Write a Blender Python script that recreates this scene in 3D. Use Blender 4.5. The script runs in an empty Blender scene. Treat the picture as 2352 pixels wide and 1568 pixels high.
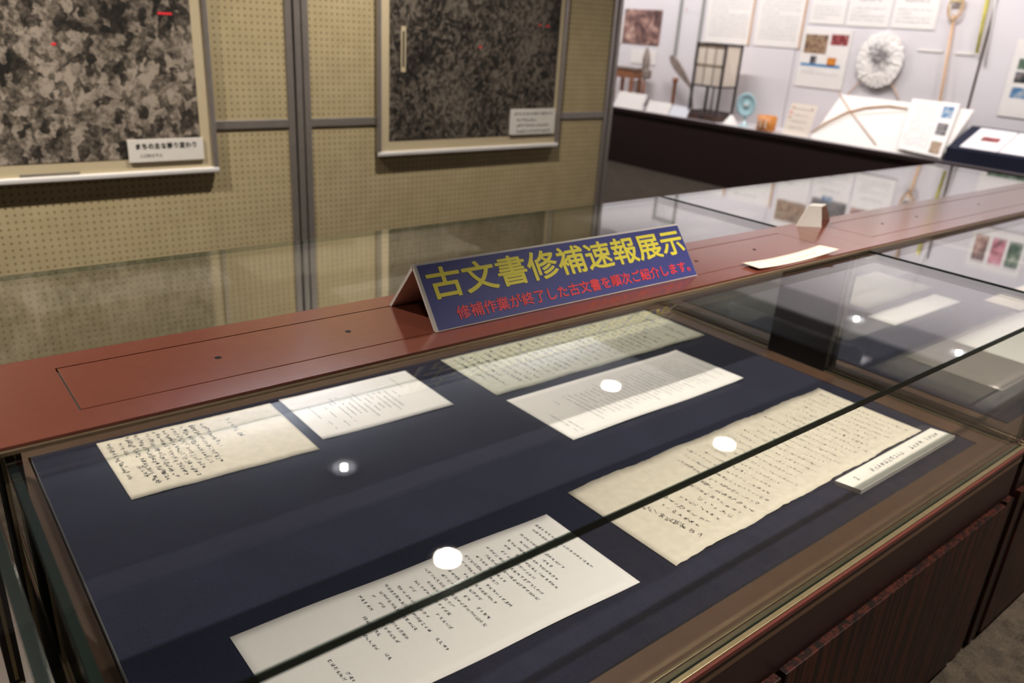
import bpy, bmesh, math, random
import numpy as np
from mathutils import Vector, Matrix

SC = bpy.context.scene
COL = SC.collection

# ------------------------------------------------------------------ camera
H = 1.36                                    # eye height of the camera
FPX = 1814.4                                # focal length in pixels of a 2352 px wide frame
YAW, PITCH, ROLL = -.69689, .385468, .0663082


def cam_axes():
    M = np.array([[1, 0, 0], [0, 0, -1], [0, 1, 0.]])
    cy, sy = math.cos(YAW), math.sin(YAW)
    cp, sp = math.cos(PITCH), math.sin(PITCH)
    cr, sr = math.cos(ROLL), math.sin(ROLL)
    Ry = np.array([[cy, 0, sy], [0, 1, 0], [-sy, 0, cy]])
    Rx = np.array([[1, 0, 0], [0, cp, -sp], [0, sp, cp]])
    Rz = np.array([[cr, -sr, 0], [sr, cr, 0], [0, 0, 1]])
    return Rz @ Rx @ Ry @ M


RM = cam_axes()
cam = bpy.data.cameras.new('camera')
cam.sensor_width = 22.3
cam.lens = FPX * 22.3 / 2352
cam.clip_start = 0.02
cam.dof.use_dof = True
cam.dof.focus_distance = 1.12
cam.dof.aperture_fstop = 2.6
camo = bpy.data.objects.new('camera', cam)
COL.objects.link(camo)
X_, Y_, Z_ = RM[0], -RM[1], -RM[2]
camo.matrix_world = Matrix(((X_[0], Y_[0], Z_[0], 0), (X_[1], Y_[1], Z_[1], 0), (X_[2], Y_[2], Z_[2], H), (0, 0, 0, 1)))
SC.camera = camo


def ray(px):
    return RM.T @ np.array([(px[0] - 1176) / FPX, (px[1] - 784) / FPX, 1.])


def at_z(px, z):                            # point on the horizontal plane z (world) seen at a pixel
    d = ray(px)
    t = (z - H) / d[2]
    return Vector((d[0] * t, d[1] * t, z))


def at_x(px, x):
    d = ray(px)
    t = x / d[0]
    return Vector((x, d[1] * t, H + d[2] * t))


def at_y(px, y):
    d = ray(px)
    t = y / d[1]
    return Vector((d[0] * t, y, H + d[2] * t))


# ------------------------------------------------------------------ world, exposure
w = bpy.data.worlds.new('world')
SC.world = w
w.use_nodes = True
w.node_tree.nodes['Background'].inputs[0].default_value = (.75, .8, 1, 1)
w.node_tree.nodes['Background'].inputs[1].default_value = .03
vs = SC.view_settings
vs.view_transform = 'Standard'
vs.look = 'None'
vs.gamma = 1
vs.exposure = 0.0
vs.use_curve_mapping = False
try:
    SC.cycles.use_denoising = True
    SC.cycles.transparent_max_bounces = 24
    SC.cycles.max_bounces = 10
    SC.cycles.diffuse_bounces = 5
    SC.cycles.glossy_bounces = 6
    SC.cycles.caustics_reflective = False
    SC.cycles.caustics_refractive = False
    SC.cycles.sample_clamp_indirect = 40
except Exception:
    pass

CEIL = 2.7
TUBE_POWER = 33
TX = 5.7
ADDED_UPLIGHT_POWER = 13
# ceiling downlights: x, y, power (W), tint
DOWNLIGHTS = [
    (1.716, 2.403, 180, 1, 124), (3.70, 2.373, 40, 1, 100), (3.69, 3.323, 30, 1, 100), (1.688, 3.348, 20, 0, 100), (6.62, 2.27, 0, 0, 80), (6.62, 3.16, 0, 0, 80),
    (-0.30, 2.39, 280, 1, 116), (-0.30, 3.34, 14, 1, 100),
    (-0.30, -.13, 150, 1, 88), (1.70, -.13, 400, 1, 88), (3.70, -.13, 300, 1, 88),
]


# ------------------------------------------------------------------ material helpers
def lin(c):
    c = c / 255
    return c / 12.92 if c <= .04045 else ((c + .055) / 1.055) ** 2.4


def rgb(r, g, b):
    return (lin(r), lin(g), lin(b), 1)


class NT:
    def __init__(self, name):
        self.m = bpy.data.materials.new(name)
        self.m.use_nodes = True
        self.t = self.m.node_tree
        self.b = self.t.nodes['Principled BSDF']
        self.out = self.t.nodes['Material Output']

    def n(self, kind, **kw):
        nd = self.t.nodes.new(kind)
        for k, v in kw.items():
            if k.startswith('i_'):
                nd.inputs[k[2:]].default_value = v
            else:
                setattr(nd, k, v)
        return nd

    def l(self, a, b):
        self.t.links.new(a, b)

    def coords(self, scale=(1, 1, 1), kind='Object'):
        tc = self.n('ShaderNodeTexCoord')
        mp = self.n('ShaderNodeMapping')
        mp.inputs['Scale'].default_value = scale
        self.l(tc.outputs[kind], mp.inputs['Vector'])
        return mp.outputs['Vector']

    def noise(self, vec, scale, detail=4, rough=.55, dist=0):
        nd = self.n('ShaderNodeTexNoise')
        nd.inputs['Scale'].default_value = scale
        nd.inputs['Detail'].default_value = detail
        nd.inputs['Roughness'].default_value = rough
        nd.inputs['Distortion'].default_value = dist
        self.l(vec, nd.inputs['Vector'])
        return nd

    def ramp(self, fac, stops, interp='LINEAR'):
        r = self.n('ShaderNodeValToRGB')
        r.color_ramp.interpolation = interp
        e = r.color_ramp.elements
        while len(e) < len(stops):
            e.new(.5)
        for k, (p, c) in enumerate(stops):
            e[k].position = p
            e[k].color = c
        self.l(fac, r.inputs['Fac'])
        return r.outputs['Color']

    def math(self, op, a, b=None):
        nd = self.n('ShaderNodeMath', operation=op)
        for k, v in enumerate((a, b)):
            if v is None:
                continue
            if isinstance(v, (int, float)):
                nd.inputs[k].default_value = v
            else:
                self.l(v, nd.inputs[k])
        return nd.outputs[0]

    def bump(self, h, strength=.2, dist=.002):
        nd = self.n('ShaderNodeBump')
        nd.inputs['Strength'].default_value = strength
        nd.inputs['Distance'].default_value = dist
        self.l(h, nd.inputs['Height'])
        self.l(nd.outputs[0], self.b.inputs['Normal'])


def plain(name, col, rough=.5, metal=0, spec=.5, vary=.0, scale=30, coat=0):
    t = NT(name)
    t.b.inputs['Roughness'].default_value = rough
    t.b.inputs['Metallic'].default_value = metal
    t.b.inputs['Specular IOR Level'].default_value = spec
    t.b.inputs['Coat Weight'].default_value = coat
    t.b.inputs['Coat Roughness'].default_value = .04
    nz = t.noise(t.coords(), scale, 3)
    lo = tuple(c * (1 - vary) for c in col[:3]) + (1,)
    hi = tuple(min(1, c * (1 + vary)) for c in col[:3]) + (1,)
    t.l(t.ramp(nz.outputs['Fac'], [(.3, lo), (.7, hi)]), t.b.inputs['Base Color'])
    return t.m


M = {}
M['beam'] = plain('maroon_paint', rgb(118, 66, 52), .16, 0, .8, .04, 60)
M['frame'] = plain('maroon_frame', rgb(84, 62, 48), .34, 0, .5, .05, 40)
M['frame_red'] = plain('maroon_edge', rgb(86, 42, 36), .3, 0, .5, .05, 40)
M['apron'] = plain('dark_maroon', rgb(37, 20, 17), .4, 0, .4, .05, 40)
M['bronze'] = plain('bronze_metal', rgb(126, 112, 84), .42, .7, .5, .08, 90)
M['bronze_light'] = plain('brass_cover', rgb(176, 152, 122), .4, .6, .5, .06, 90)
M['bronze_dark'] = plain('bronze_shadow_gap', rgb(40, 34, 26), .5, .3)
M['black'] = plain('black_gasket', rgb(12, 13, 12), .4)
M['board_dark'] = plain('matt_dark_board', rgb(26, 20, 18), .7, spec=.15)
M['white_board'] = plain('white_foam_board', rgb(228, 222, 214), .6, vary=.02)
M['white_paper'] = plain('white_paper', rgb(236, 231, 228), .75, vary=.015, scale=200, spec=.2)
M['shade_paper'] = plain('cream_paper', rgb(238, 224, 206), .75, vary=.02, scale=200, spec=.2)
M['old_paper'] = plain('aged_washi', rgb(220, 210, 193), .85, vary=.06, scale=60, spec=.1)
M['old_paper_green'] = plain('grey_washi', rgb(200, 198, 182), .85, vary=.06, scale=60, spec=.1)
M['ink'] = plain('sumi_ink', rgb(34, 32, 30), .7)
M['ink_grey'] = plain('printed_ink', rgb(104, 104, 106), .7)
M['ink_pale'] = plain('pale_print', rgb(150, 148, 150), .7)
M['blue'] = plain('sign_blue', rgb(56, 61, 138), .5, vary=.02)
M['yellow'] = plain('sign_yellow', rgb(255, 240, 70), .5)
M['red'] = plain('sign_red', rgb(242, 56, 66), .5)
M['alu'] = plain('aluminium', rgb(170, 162, 156), .38, .7, vary=.05)
M['alu_dark'] = plain('aluminium_groove', rgb(52, 48, 44), .5, .4)
M['silver'] = plain('silver_moulding', rgb(236, 232, 230), .3, .25)
M['mount'] = plain('cream_mount', rgb(196, 180, 148), .7, vary=.02)
M['wall'] = plain('painted_wall', rgb(214, 208, 208), .75, vary=.01, scale=3)
M['plinth'] = plain('dark_plinth', rgb(40, 22, 20), .5, vary=.15, scale=20)
M['sill'] = plain('grey_sill', rgb(150, 140, 140), .4, .3)
M['shelf'] = plain('white_shelf', rgb(206, 200, 200), .6)
M['wood'] = plain('brown_wood', rgb(140, 92, 62), .5, vary=.25, scale=25)
M['wood_dark'] = plain('dark_wood', rgb(74, 54, 46), .5, vary=.25, scale=25)
M['wood_grey'] = plain('weathered_wood', rgb(132, 118, 108), .7, vary=.3, scale=30)
M['pole'] = plain('bamboo_pole', rgb(196, 158, 122), .5, vary=.12, scale=15)
M['lattice'] = plain('black_lacquer', rgb(54, 48, 46), .4)
M['orange'] = plain('orange_lacquer', rgb(206, 130, 50), .4, vary=.2, scale=40)
M['bamboo'] = plain('yellow_green_bamboo', rgb(206, 196, 80), .45, vary=.25, scale=12)
M['rope'] = plain('straw_rope', rgb(206, 186, 140), .8, vary=.15, scale=80)
M['pink'] = plain('pink_print', rgb(214, 130, 140), .7)
M['lamp_white'] = plain('white_enamel', rgb(225, 225, 225), .4)
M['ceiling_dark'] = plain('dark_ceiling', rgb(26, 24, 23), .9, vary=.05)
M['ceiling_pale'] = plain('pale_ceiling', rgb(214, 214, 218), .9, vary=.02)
M['room_wall'] = plain('beige_wall', rgb(120, 112, 100), .8, vary=.03)
M['print_blue'] = plain('blue_print', rgb(84, 132, 172), .6)
M['lath'] = plain('grey_lath', rgb(120, 112, 98), .5)


def m_navy():
    t = NT('navy_felt')
    v = t.coords()
    n1 = t.noise(v, 420, 3, .7)
    n2 = t.noise(v, 7, 3)
    mix = t.math('ADD', t.math('MULTIPLY', n1.outputs['Fac'], .7), t.math('MULTIPLY', n2.outputs['Fac'], .3))
    t.l(t.ramp(mix, [(.3, rgb(20, 22, 36)), (.7, rgb(37, 39, 60))]), t.b.inputs['Base Color'])
    t.b.inputs['Roughness'].default_value = .95
    t.b.inputs['Specular IOR Level'].default_value = .1
    t.b.inputs['Sheen Weight'].default_value = .15
    t.bump(n1.outputs['Fac'], .3, .001)
    return t.m


def m_wood():
    t = NT('rosewood_veneer')
    v = t.coords((38, 38, 1.4))
    n1 = t.noise(v, 1.6, 6, .6, .6)
    t.l(t.ramp(n1.outputs['Fac'], [(.34, rgb(16, 9, 7)), (.48, rgb(27, 13, 10)), (.56, rgb(58, 25, 17)), (.62, rgb(23, 11, 9)), (.75, rgb(40, 18, 13))]), t.b.inputs['Base Color'])
    t.b.inputs['Roughness'].default_value = .42
    t.b.inputs['Specular IOR Level'].default_value = .18
    return t.m


def m_carpet():
    t = NT('carpet_pile')
    v = t.coords()
    n1 = t.noise(v, 160, 4, .7)
    n2 = t.noise(v, 28, 3)
    mix = t.math('ADD', t.math('MULTIPLY', n1.outputs['Fac'], .6), t.math('MULTIPLY', n2.outputs['Fac'], .4))
    t.l(t.ramp(mix, [(.35, rgb(42, 37, 32)), (.65, rgb(80, 71, 62))]), t.b.inputs['Base Color'])
    t.b.inputs['Roughness'].default_value = 1
    t.b.inputs['Specular IOR Level'].default_value = .05
    t.bump(n1.outputs['Fac'], .5, .004)
    return t.m


def m_peg():
    t = NT('perforated_board')
    tc = t.n('ShaderNodeTexCoord')
    sp = t.n('ShaderNodeSeparateXYZ')
    t.l(tc.outputs['Object'], sp.inputs[0])
    ds = []
    for ax in ('X', 'Z'):
        f = t.math('FRACT', t.math('DIVIDE', sp.outputs[ax], .025))
        ds.append(t.math('POWER', t.math('SUBTRACT', f, .5), 2))
    d = t.math('SQRT', t.math('ADD', ds[0], ds[1]))
    nz = t.noise(tc.outputs['Object'], 12, 3)
    base = t.ramp(nz.outputs['Fac'], [(.3, rgb(174, 158, 122)), (.7, rgb(184, 168, 132))])
    hole = t.ramp(d, [(.11, (0, 0, 0, 1)), (.16, (1, 1, 1, 1))])
    mx = t.n('ShaderNodeMix', data_type='RGBA')
    t.l(hole, mx.inputs['Factor'])
    mx.inputs['A'].default_value = rgb(96, 78, 50)
    t.l(base, mx.inputs['B'])
    t.l(mx.outputs['Result'], t.b.inputs['Base Color'])
    t.b.inputs['Roughness'].default_value = .75
    t.b.inputs['Specular IOR Level'].default_value = .2
    t.bump(hole, .6, .003)
    return t.m


def m_aerial(name, seed, dark):
    """Old grey-brown aerial photograph: small field parcels, woods and paths."""
    t = NT(name)
    v = t.coords()
    add = t.n('ShaderNodeVectorMath', operation='ADD')
    t.l(v, add.inputs[0])
    add.inputs[1].default_value = (seed, seed * 2.3, seed * .7)
    v = add.outputs[0]
    warp = t.noise(v, 9, 4)
    sc = t.n('ShaderNodeVectorMath', operation='SCALE')
    t.l(warp.outputs['Color'], sc.inputs[0])
    sc.inputs['Scale'].default_value = .09
    a2 = t.n('ShaderNodeVectorMath', operation='ADD')
    t.l(v, a2.inputs[0])
    t.l(sc.outputs[0], a2.inputs[1])
    mp = t.n('ShaderNodeMapping')
    mp.inputs['Rotation'].default_value = (0, .5, 0)
    mp.inputs['Scale'].default_value = (1.25, 1, 1)
    t.l(a2.outputs[0], mp.inputs['Vector'])
    vo = t.n('ShaderNodeTexVoronoi', feature='F1', distance='CHEBYCHEV')
    vo.inputs['Scale'].default_value = 34 if not dark else 60
    t.l(mp.outputs[0], vo.inputs['Vector'])
    sp = t.n('ShaderNodeSeparateColor')
    t.l(vo.outputs['Color'], sp.inputs[0])
    big = t.noise(v, 3.4, 5, .65)
    fine = t.noise(v, 70 if not dark else 60, 6, .8)
    s = t.math('ADD', t.math('MULTIPLY', sp.outputs[0], .24), t.math('MULTIPLY', big.outputs['Fac'], .70))
    s = t.math('ADD', s, t.math('MULTIPLY', fine.outputs['Fac'], .60))
    k = 1.0 if not dark else .44
    c = lambda r, g, b: tuple(x * k for x in rgb(r, g, b)[:3]) + (1,)
    t.l(t.ramp(s, [(.60, c(30, 28, 24)), (.69, c(58, 52, 46)), (.78, c(108, 98, 87)), (.90, c(164, 151, 137))]), t.b.inputs['Base Color'])
    t.b.inputs['Roughness'].default_value = .6
    t.b.inputs['Specular IOR Level'].default_value = .3
    return t.m


def m_photo(name, cols, scale):
    t = NT(name)
    v = t.coords()
    n1 = t.noise(v, scale, 4, .6, .8)
    k = len(cols)
    t.l(t.ramp(n1.outputs['Fac'], [(.32 + .36 * i / (k - 1), rgb(*c)) for i, c in enumerate(cols)]), t.b.inputs['Base Color'])
    t.b.inputs['Roughness'].default_value = .5
    return t.m


def m_glass(name='clear_glass', tint=(.972, .98, .974, 1)):
    """Flat pane: Fresnel reflection over straight-through transmission (a pane does not bend what lies behind it)."""
    t = NT(name)
    g = t.n('ShaderNodeNewGeometry')
    dot = t.n('ShaderNodeVectorMath', operation='DOT_PRODUCT')
    t.l(g.outputs['Normal'], dot.inputs[0])
    t.l(g.outputs['Incoming'], dot.inputs[1])
    c = t.math('ABSOLUTE', dot.outputs['Value'])
    f = t.math('ADD', t.math('MULTIPLY', t.math('POWER', t.math('SUBTRACT', 1.0, c), 5.0), .96), .04)
    tr = t.n('ShaderNodeBsdfTransparent')
    tr.inputs[0].default_value = tint
    gl = t.n('ShaderNodeBsdfGlossy')
    gl.inputs['Roughness'].default_value = 0.0
    gl.inputs['Color'].default_value = (1, 1, 1, 1)
    mx = t.n('ShaderNodeMixShader')
    t.l(f, mx.inputs[0])
    t.l(tr.outputs[0], mx.inputs[1])
    t.l(gl.outputs[0], mx.inputs[2])
    t.l(mx.outputs[0], t.out.inputs['Surface'])
    return t.m


def m_edge(name, col, clear):
    """Ground edge of a pane: dark, letting a little light through."""
    t = NT(name)
    t.b.inputs['Base Color'].default_value = col
    t.b.inputs['Roughness'].default_value = .18
    tr = t.n('ShaderNodeBsdfTransparent')
    tr.inputs[0].default_value = (.62, .74, .68, 1)
    mx = t.n('ShaderNodeMixShader')
    mx.inputs[0].default_value = clear
    t.l(t.b.outputs[0], mx.inputs[1])
    t.l(tr.outputs[0], mx.inputs[2])
    t.l(mx.outputs[0], t.out.inputs['Surface'])
    return t.m


def m_emit(name, col, strength):
    t = NT(name)
    t.b.inputs['Base Color'].default_value = col
    t.b.inputs['Emission Color'].default_value = col
    t.b.inputs['Emission Strength'].default_value = strength
    return t.m


M['navy'] = m_navy()


def m_washi():
    t = NT('lantern_paper')
    t.b.inputs['Base Color'].default_value = rgb(240, 232, 220)
    t.b.inputs['Roughness'].default_value = .85
    tl = t.n('ShaderNodeBsdfTranslucent')
    tl.inputs[0].default_value = rgb(244, 236, 224)
    mx = t.n('ShaderNodeMixShader')
    mx.inputs[0].default_value = .45
    t.l(t.b.outputs[0], mx.inputs[1])
    t.l(tl.outputs[0], mx.inputs[2])
    t.l(mx.outputs[0], t.out.inputs['Surface'])
    return t.m


M['washi'] = m_washi()
M['pale_wire'] = plain('pale_wire', rgb(186, 180, 182), .5)
M['veneer'] = m_wood()
M['carpet'] = m_carpet()
M['peg'] = m_peg()
M['aerial_pale'] = m_aerial('aerial_photo_fields', 3.1, False)
M['aerial_dark'] = m_aerial('aerial_photo_woods', 8.7, True)
M['glass'] = m_glass()
M['glass_edge'] = m_edge('green_glass_edge', rgb(22, 33, 29), .3)
M['glass_edge_clear'] = m_edge('pale_glass_edge', rgb(22, 33, 29), .78)
M['glass_edge_clear2'] = m_edge('half_clear_glass_edge', rgb(14, 22, 19), .66)
M['glass_edge_green'] = m_edge('deep_green_glass_edge', rgb(20, 31, 27), .05)
M['glass_edge_dark'] = m_edge('black_glass_edge', rgb(13, 17, 15), .06)
M['blue_glass'] = plain('pale_blue_glass', rgb(172, 206, 210), .15, spec=.6, vary=.1, scale=30)
M['photo_brown'] = m_photo('brown_photo', [(60, 44, 42), (108, 80, 74), (160, 124, 112), (200, 168, 150)], 9)
M['photo_house'] = m_photo('house_photo', [(50, 44, 40), (120, 92, 70), (170, 140, 110), (70, 90, 60)], 22)
M['photo_dark'] = m_photo('dark_photo', [(30, 32, 34), (70, 70, 72), (130, 120, 112), (60, 80, 110)], 18)
M['photo_red'] = m_photo('red_photo', [(70, 30, 30), (150, 60, 60), (190, 150, 140)], 25)
M['photo_green'] = m_photo('green_photo', [(40, 60, 44), (90, 112, 90), (170, 176, 160)], 20)
M['photo_blue'] = m_photo('blue_photo', [(50, 60, 80), (80, 130, 170), (170, 176, 180), (70, 70, 70)], 16)
M['photo_pink'] = m_photo('pink_photo', [(60, 50, 56), (200, 120, 130), (220, 180, 184)], 14)
M['lens_on'] = m_emit('lamp_lens', (1, .93, .82, 1), 60)
M['lens_dim'] = m_emit('lamp_lens_dim', (.9, .92, 1, 1), 1.5)
M['tube'] = m_emit('added_tube_glow', (.96, .94, 1, 1), 6)


# ------------------------------------------------------------------ mesh helpers
class MB:
    def __init__(self):
        self.v, self.f, self.mi, self.sm = [], [], [], []

    def face(self, pts, mi=0, smooth=False):
        k = len(self.v)
        self.v += [tuple(p) for p in pts]
        self.f.append(tuple(range(k, k + len(pts))))
        self.mi.append(mi)
        self.sm.append(smooth)

    def hexa(self, p, mi=0, sides=None):
        """p: 8 points, bottom ring (ccw from above) then top ring."""
        k = len(self.v)
        self.v += [tuple(q) for q in p]
        fs = [(3, 2, 1, 0), (4, 5, 6, 7), (0, 1, 5, 4), (1, 2, 6, 5), (2, 3, 7, 6), (3, 0, 4, 7)]
        for n, f in enumerate(fs):
            self.f.append(tuple(k + i for i in f))
            self.mi.append(sides[n] if sides else mi)
            self.sm.append(False)
        return self

    def box(self, a, b, mi=0, sides=None):
        x0, y0, z0 = (min(a[i], b[i]) for i in range(3))
        x1, y1, z1 = (max(a[i], b[i]) for i in range(3))
        return self.hexa([(x0, y0, z0), (x1, y0, z0), (x1, y1, z0), (x0, y1, z0), (x0, y0, z1), (x1, y0, z1), (x1, y1, z1), (x0, y1, z1)], mi, sides)

    def prism(self, poly, d, mi=0):
        """poly: planar 3-D points; d: extrusion vector."""
        k, n = len(self.v), len(poly)
        d = Vector(d)
        self.v += [tuple(p) for p in poly] + [tuple(Vector(p) + d) for p in poly]
        self.f.append(tuple(range(k + n - 1, k - 1, -1)))
        self.f.append(tuple(range(k + n, k + 2 * n)))
        for i in range(n):
            j = (i + 1) % n
            self.f.append((k + i, k + j, k + n + j, k + n + i))
        self.mi += [mi] * (n + 2)
        self.sm += [False] * (n + 2)
        return self

    def lathe(self, prof, c=(0, 0, 0), axis='Z', seg=28, mi=0, caps=True):
        """prof: (radius, height) pairs."""
        k = len(self.v)
        c = Vector(c)
        for r, h in prof:
            for s in range(seg):
                a = 2 * math.pi * s / seg
                p = (r * math.cos(a), r * math.sin(a), h)
                if axis == 'X':
                    p = (-h, p[0], p[1])
                elif axis == 'Y':
                    p = (p[0], -h, p[1])
                self.v.append(tuple(c + Vector(p)))
        for i in range(len(prof) - 1):
            for s in range(seg):
                t = (s + 1) % seg
                self.f.append((k + i * seg + s, k + i * seg + t, k + (i + 1) * seg + t, k + (i + 1) * seg + s))
                self.mi.append(mi)
                self.sm.append(True)
        for i, rev in ((0, True), (len(prof) - 1, False)):
            if caps and prof[i][0] > 1e-6:
                ids = [k + i * seg + s for s in range(seg)]
                self.f.append(tuple(reversed(ids)) if rev else tuple(ids))
                self.mi.append(mi)
                self.sm.append(False)
        return self

    def tube(self, pts, r, seg=8, mi=0):
        """r: one radius or one per point."""
        pts = [Vector(p) for p in pts]
        rs = r if isinstance(r, (list, tuple)) else [r] * len(pts)
        k = len(self.v)
        up = Vector((0.13, 0.31, 1)).normalized()
        for i, p in enumerate(pts):
            d = (pts[min(i + 1, len(pts) - 1)] - pts[max(i - 1, 0)]).normalized()
            u = d.cross(up)
            if u.length < 1e-3:
                u = d.cross(Vector((1, 0, 0)))
            u.normalize()
            v = d.cross(u)
            for s in range(seg):
                a = 2 * math.pi * s / seg
                self.v.append(tuple(p + (u * math.cos(a) + v * math.sin(a)) * rs[i]))
        for i in range(len(pts) - 1):
            for s in range(seg):
                t = (s + 1) % seg
                self.f.append((k + i * seg + s, k + i * seg + t, k + (i + 1) * seg + t, k + (i + 1) * seg + s))
                self.mi.append(mi)
                self.sm.append(True)
        self.f.append(tuple(k + s for s in range(seg)))
        self.f.append(tuple(k + (len(pts) - 1) * seg + s for s in reversed(range(seg))))
        self.mi += [mi, mi]
        self.sm += [False, False]
        return self

    def build(self, name, mats, parent=None, bevel=0, origin=None):
        if not isinstance(mats, (list, tuple)):
            mats = [mats]
        if origin is None and parent is None and self.v:
            a = np.array(self.v)
            origin = ((a[:, 0].min() + a[:, 0].max()) / 2, (a[:, 1].min() + a[:, 1].max()) / 2, a[:, 2].min())
        o0 = Vector(origin) if origin is not None else Vector((0, 0, 0))
        if parent is not None:
            o0 = parent.matrix_basis.translation.copy() if parent.parent is None else parent.parent.matrix_basis.translation.copy()
        me = bpy.data.meshes.new(name)
        me.from_pydata([tuple(Vector(p) - o0) for p in self.v], [], self.f)
        for m in mats:
            me.materials.append(m)
        for i, p in enumerate(me.polygons):
            p.material_index = self.mi[i]
            p.use_smooth = self.sm[i]
        bm = bmesh.new()
        bm.from_mesh(me)
        bmesh.ops.recalc_face_normals(bm, faces=bm.faces)
        bm.to_mesh(me)
        bm.free()
        o = bpy.data.objects.new(name, me)
        COL.objects.link(o)
        if parent is None:
            o.location = o0
        else:
            o.parent = parent
        if bevel:
            b = o.modifiers.new('bevel', 'BEVEL')
            b.width = bevel
            b.segments = 2
            b.limit_method = 'ANGLE'
        return o


def tag(o, label, cat, group=None, kind=None):
    o['label'] = label
    o['category'] = cat
    if group:
        o['group'] = group
    if kind:
        o['kind'] = kind
    return o


def thing(name, loc, label, cat, group=None):
    o = bpy.data.objects.new(name, None)
    o.empty_display_size = .05
    COL.objects.link(o)
    o.location = loc
    return tag(o, label, cat, group)


def struct(name, mb, mat):
    o = mb.build(name, mat)
    o['kind'] = 'structure'
    return o


def copy_tree(o, parent=None):
    c = o.copy()
    COL.objects.link(c)
    c.parent = parent
    for ch in [x for x in COL.objects if x.parent == o]:
        copy_tree(ch, c)
    return c


def text_mesh(name, s, mat, origin, ex, ey, w, h, parent, offset=.0, lift=.0006, space=1.0, bold=0):
    """Lettering fitted into a w x h field with its lower left corner at origin, ex right, ey up."""
    cu = bpy.data.curves.new(name, 'FONT')
    cu.body = s
    cu.offset = offset
    cu.space_character = space
    cu.resolution_u = 4
    to = bpy.data.objects.new(name + '_tmp', cu)
    COL.objects.link(to)
    dg = bpy.context.evaluated_depsgraph_get()
    me = bpy.data.meshes.new_from_object(to.evaluated_get(dg))
    bpy.data.objects.remove(to)
    a = np.array([v.co[:] for v in me.vertices])
    lo, hi = a.min(0), a.max(0)
    ex, ey = Vector(ex).normalized(), Vector(ey).normalized()
    n = ex.cross(ey)
    base = parent.matrix_basis.translation if parent.parent is None else parent.parent.matrix_basis.translation
    for v in me.vertices:
        x = (v.co.x - lo[0]) / (hi[0] - lo[0]) * w
        y = (v.co.y - lo[1]) / (hi[1] - lo[1]) * h
        v.co = Vector(origin) + ex * x + ey * y + n * lift - base
    if bold:
        vs_ = [v.co.copy() for v in me.vertices]
        fs_ = [tuple(p.vertices) for p in me.polygons]
        V, F = [], []
        for k in range(12):
            a_ = math.pi * k / 6
            d = ex * (math.cos(a_) * bold) + ey * (math.sin(a_) * bold) + n * (.00001 * k)
            F += [tuple(i + len(V) for i in f) for f in fs_]
            V += [tuple(c + d) for c in vs_]
        me = bpy.data.meshes.new(name)
        me.from_pydata(V, [], F)
    me.materials.clear()
    me.materials.append(mat)
    me.name = name
    o = bpy.data.objects.new(name, me)
    COL.objects.link(o)
    o.parent = parent
    return o


# ------------------------------------------------------------------ pseudo characters
def print_glyph(cx, cy, s, R, wt=.105):
    """Strokes (quads in 2-D) of one small printed character that is too small to read."""
    q = []
    t = s * wt

    def bar(x0, y0, x1, y1):
        d = Vector((x1 - x0, y1 - y0))
        if d.length < 1e-9:
            return
        n = Vector((-d.y, d.x)).normalized() * t / 2
        q.append([(cx + x0 + n.x, cy + y0 + n.y), (cx + x1 + n.x, cy + y1 + n.y), (cx + x1 - n.x, cy + y1 - n.y), (cx + x0 - n.x, cy + y0 - n.y)])
    h = s * .42
    for k in range(R.randint(2, 4)):
        y = R.uniform(-h, h)
        a = R.uniform(.4, 1) * h
        bar(-a, y, a, y)
    for k in range(R.randint(1, 3)):
        x = R.uniform(-h, h) * .8
        bar(x, R.uniform(-h, -.2 * h), x, R.uniform(.2 * h, h))
    if R.random() < .6:
        bar(0, 0, R.choice((-1, 1)) * h, -h)
    return q


def brush_glyph(cx, cy, s, R, wt=.07):
    """Cursive brush strokes of one handwritten character."""
    q = []
    for k in range(R.randint(2, 4)):
        n = R.randint(3, 5)
        p = [Vector((R.uniform(-.45, .45) * s, R.uniform(-.45, .45) * s))]
        for i in range(n):
            p.append(p[-1] * .45 + Vector((R.uniform(-.5, .5) * s, R.uniform(-.5, .5) * s)) * .75)
        for i in range(len(p) - 1):
            d = p[i + 1] - p[i]
            if d.length < 1e-6:
                continue
            nn = Vector((-d.y, d.x)).normalized()
            w0 = s * wt * R.uniform(.5, 1.2)
            w1 = s * wt * R.uniform(.2, .9)
            a, b = p[i], p[i + 1]
            q.append([(cx + a.x + nn.x * w0 / 2, cy + a.y + nn.y * w0 / 2), (cx + b.x + nn.x * w1 / 2, cy + b.y + nn.y * w1 / 2),
                      (cx + b.x - nn.x * w1 / 2, cy + b.y - nn.y * w1 / 2), (cx + a.x - nn.x * w0 / 2, cy + a.y - nn.y * w0 / 2)])
    return q


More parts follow.
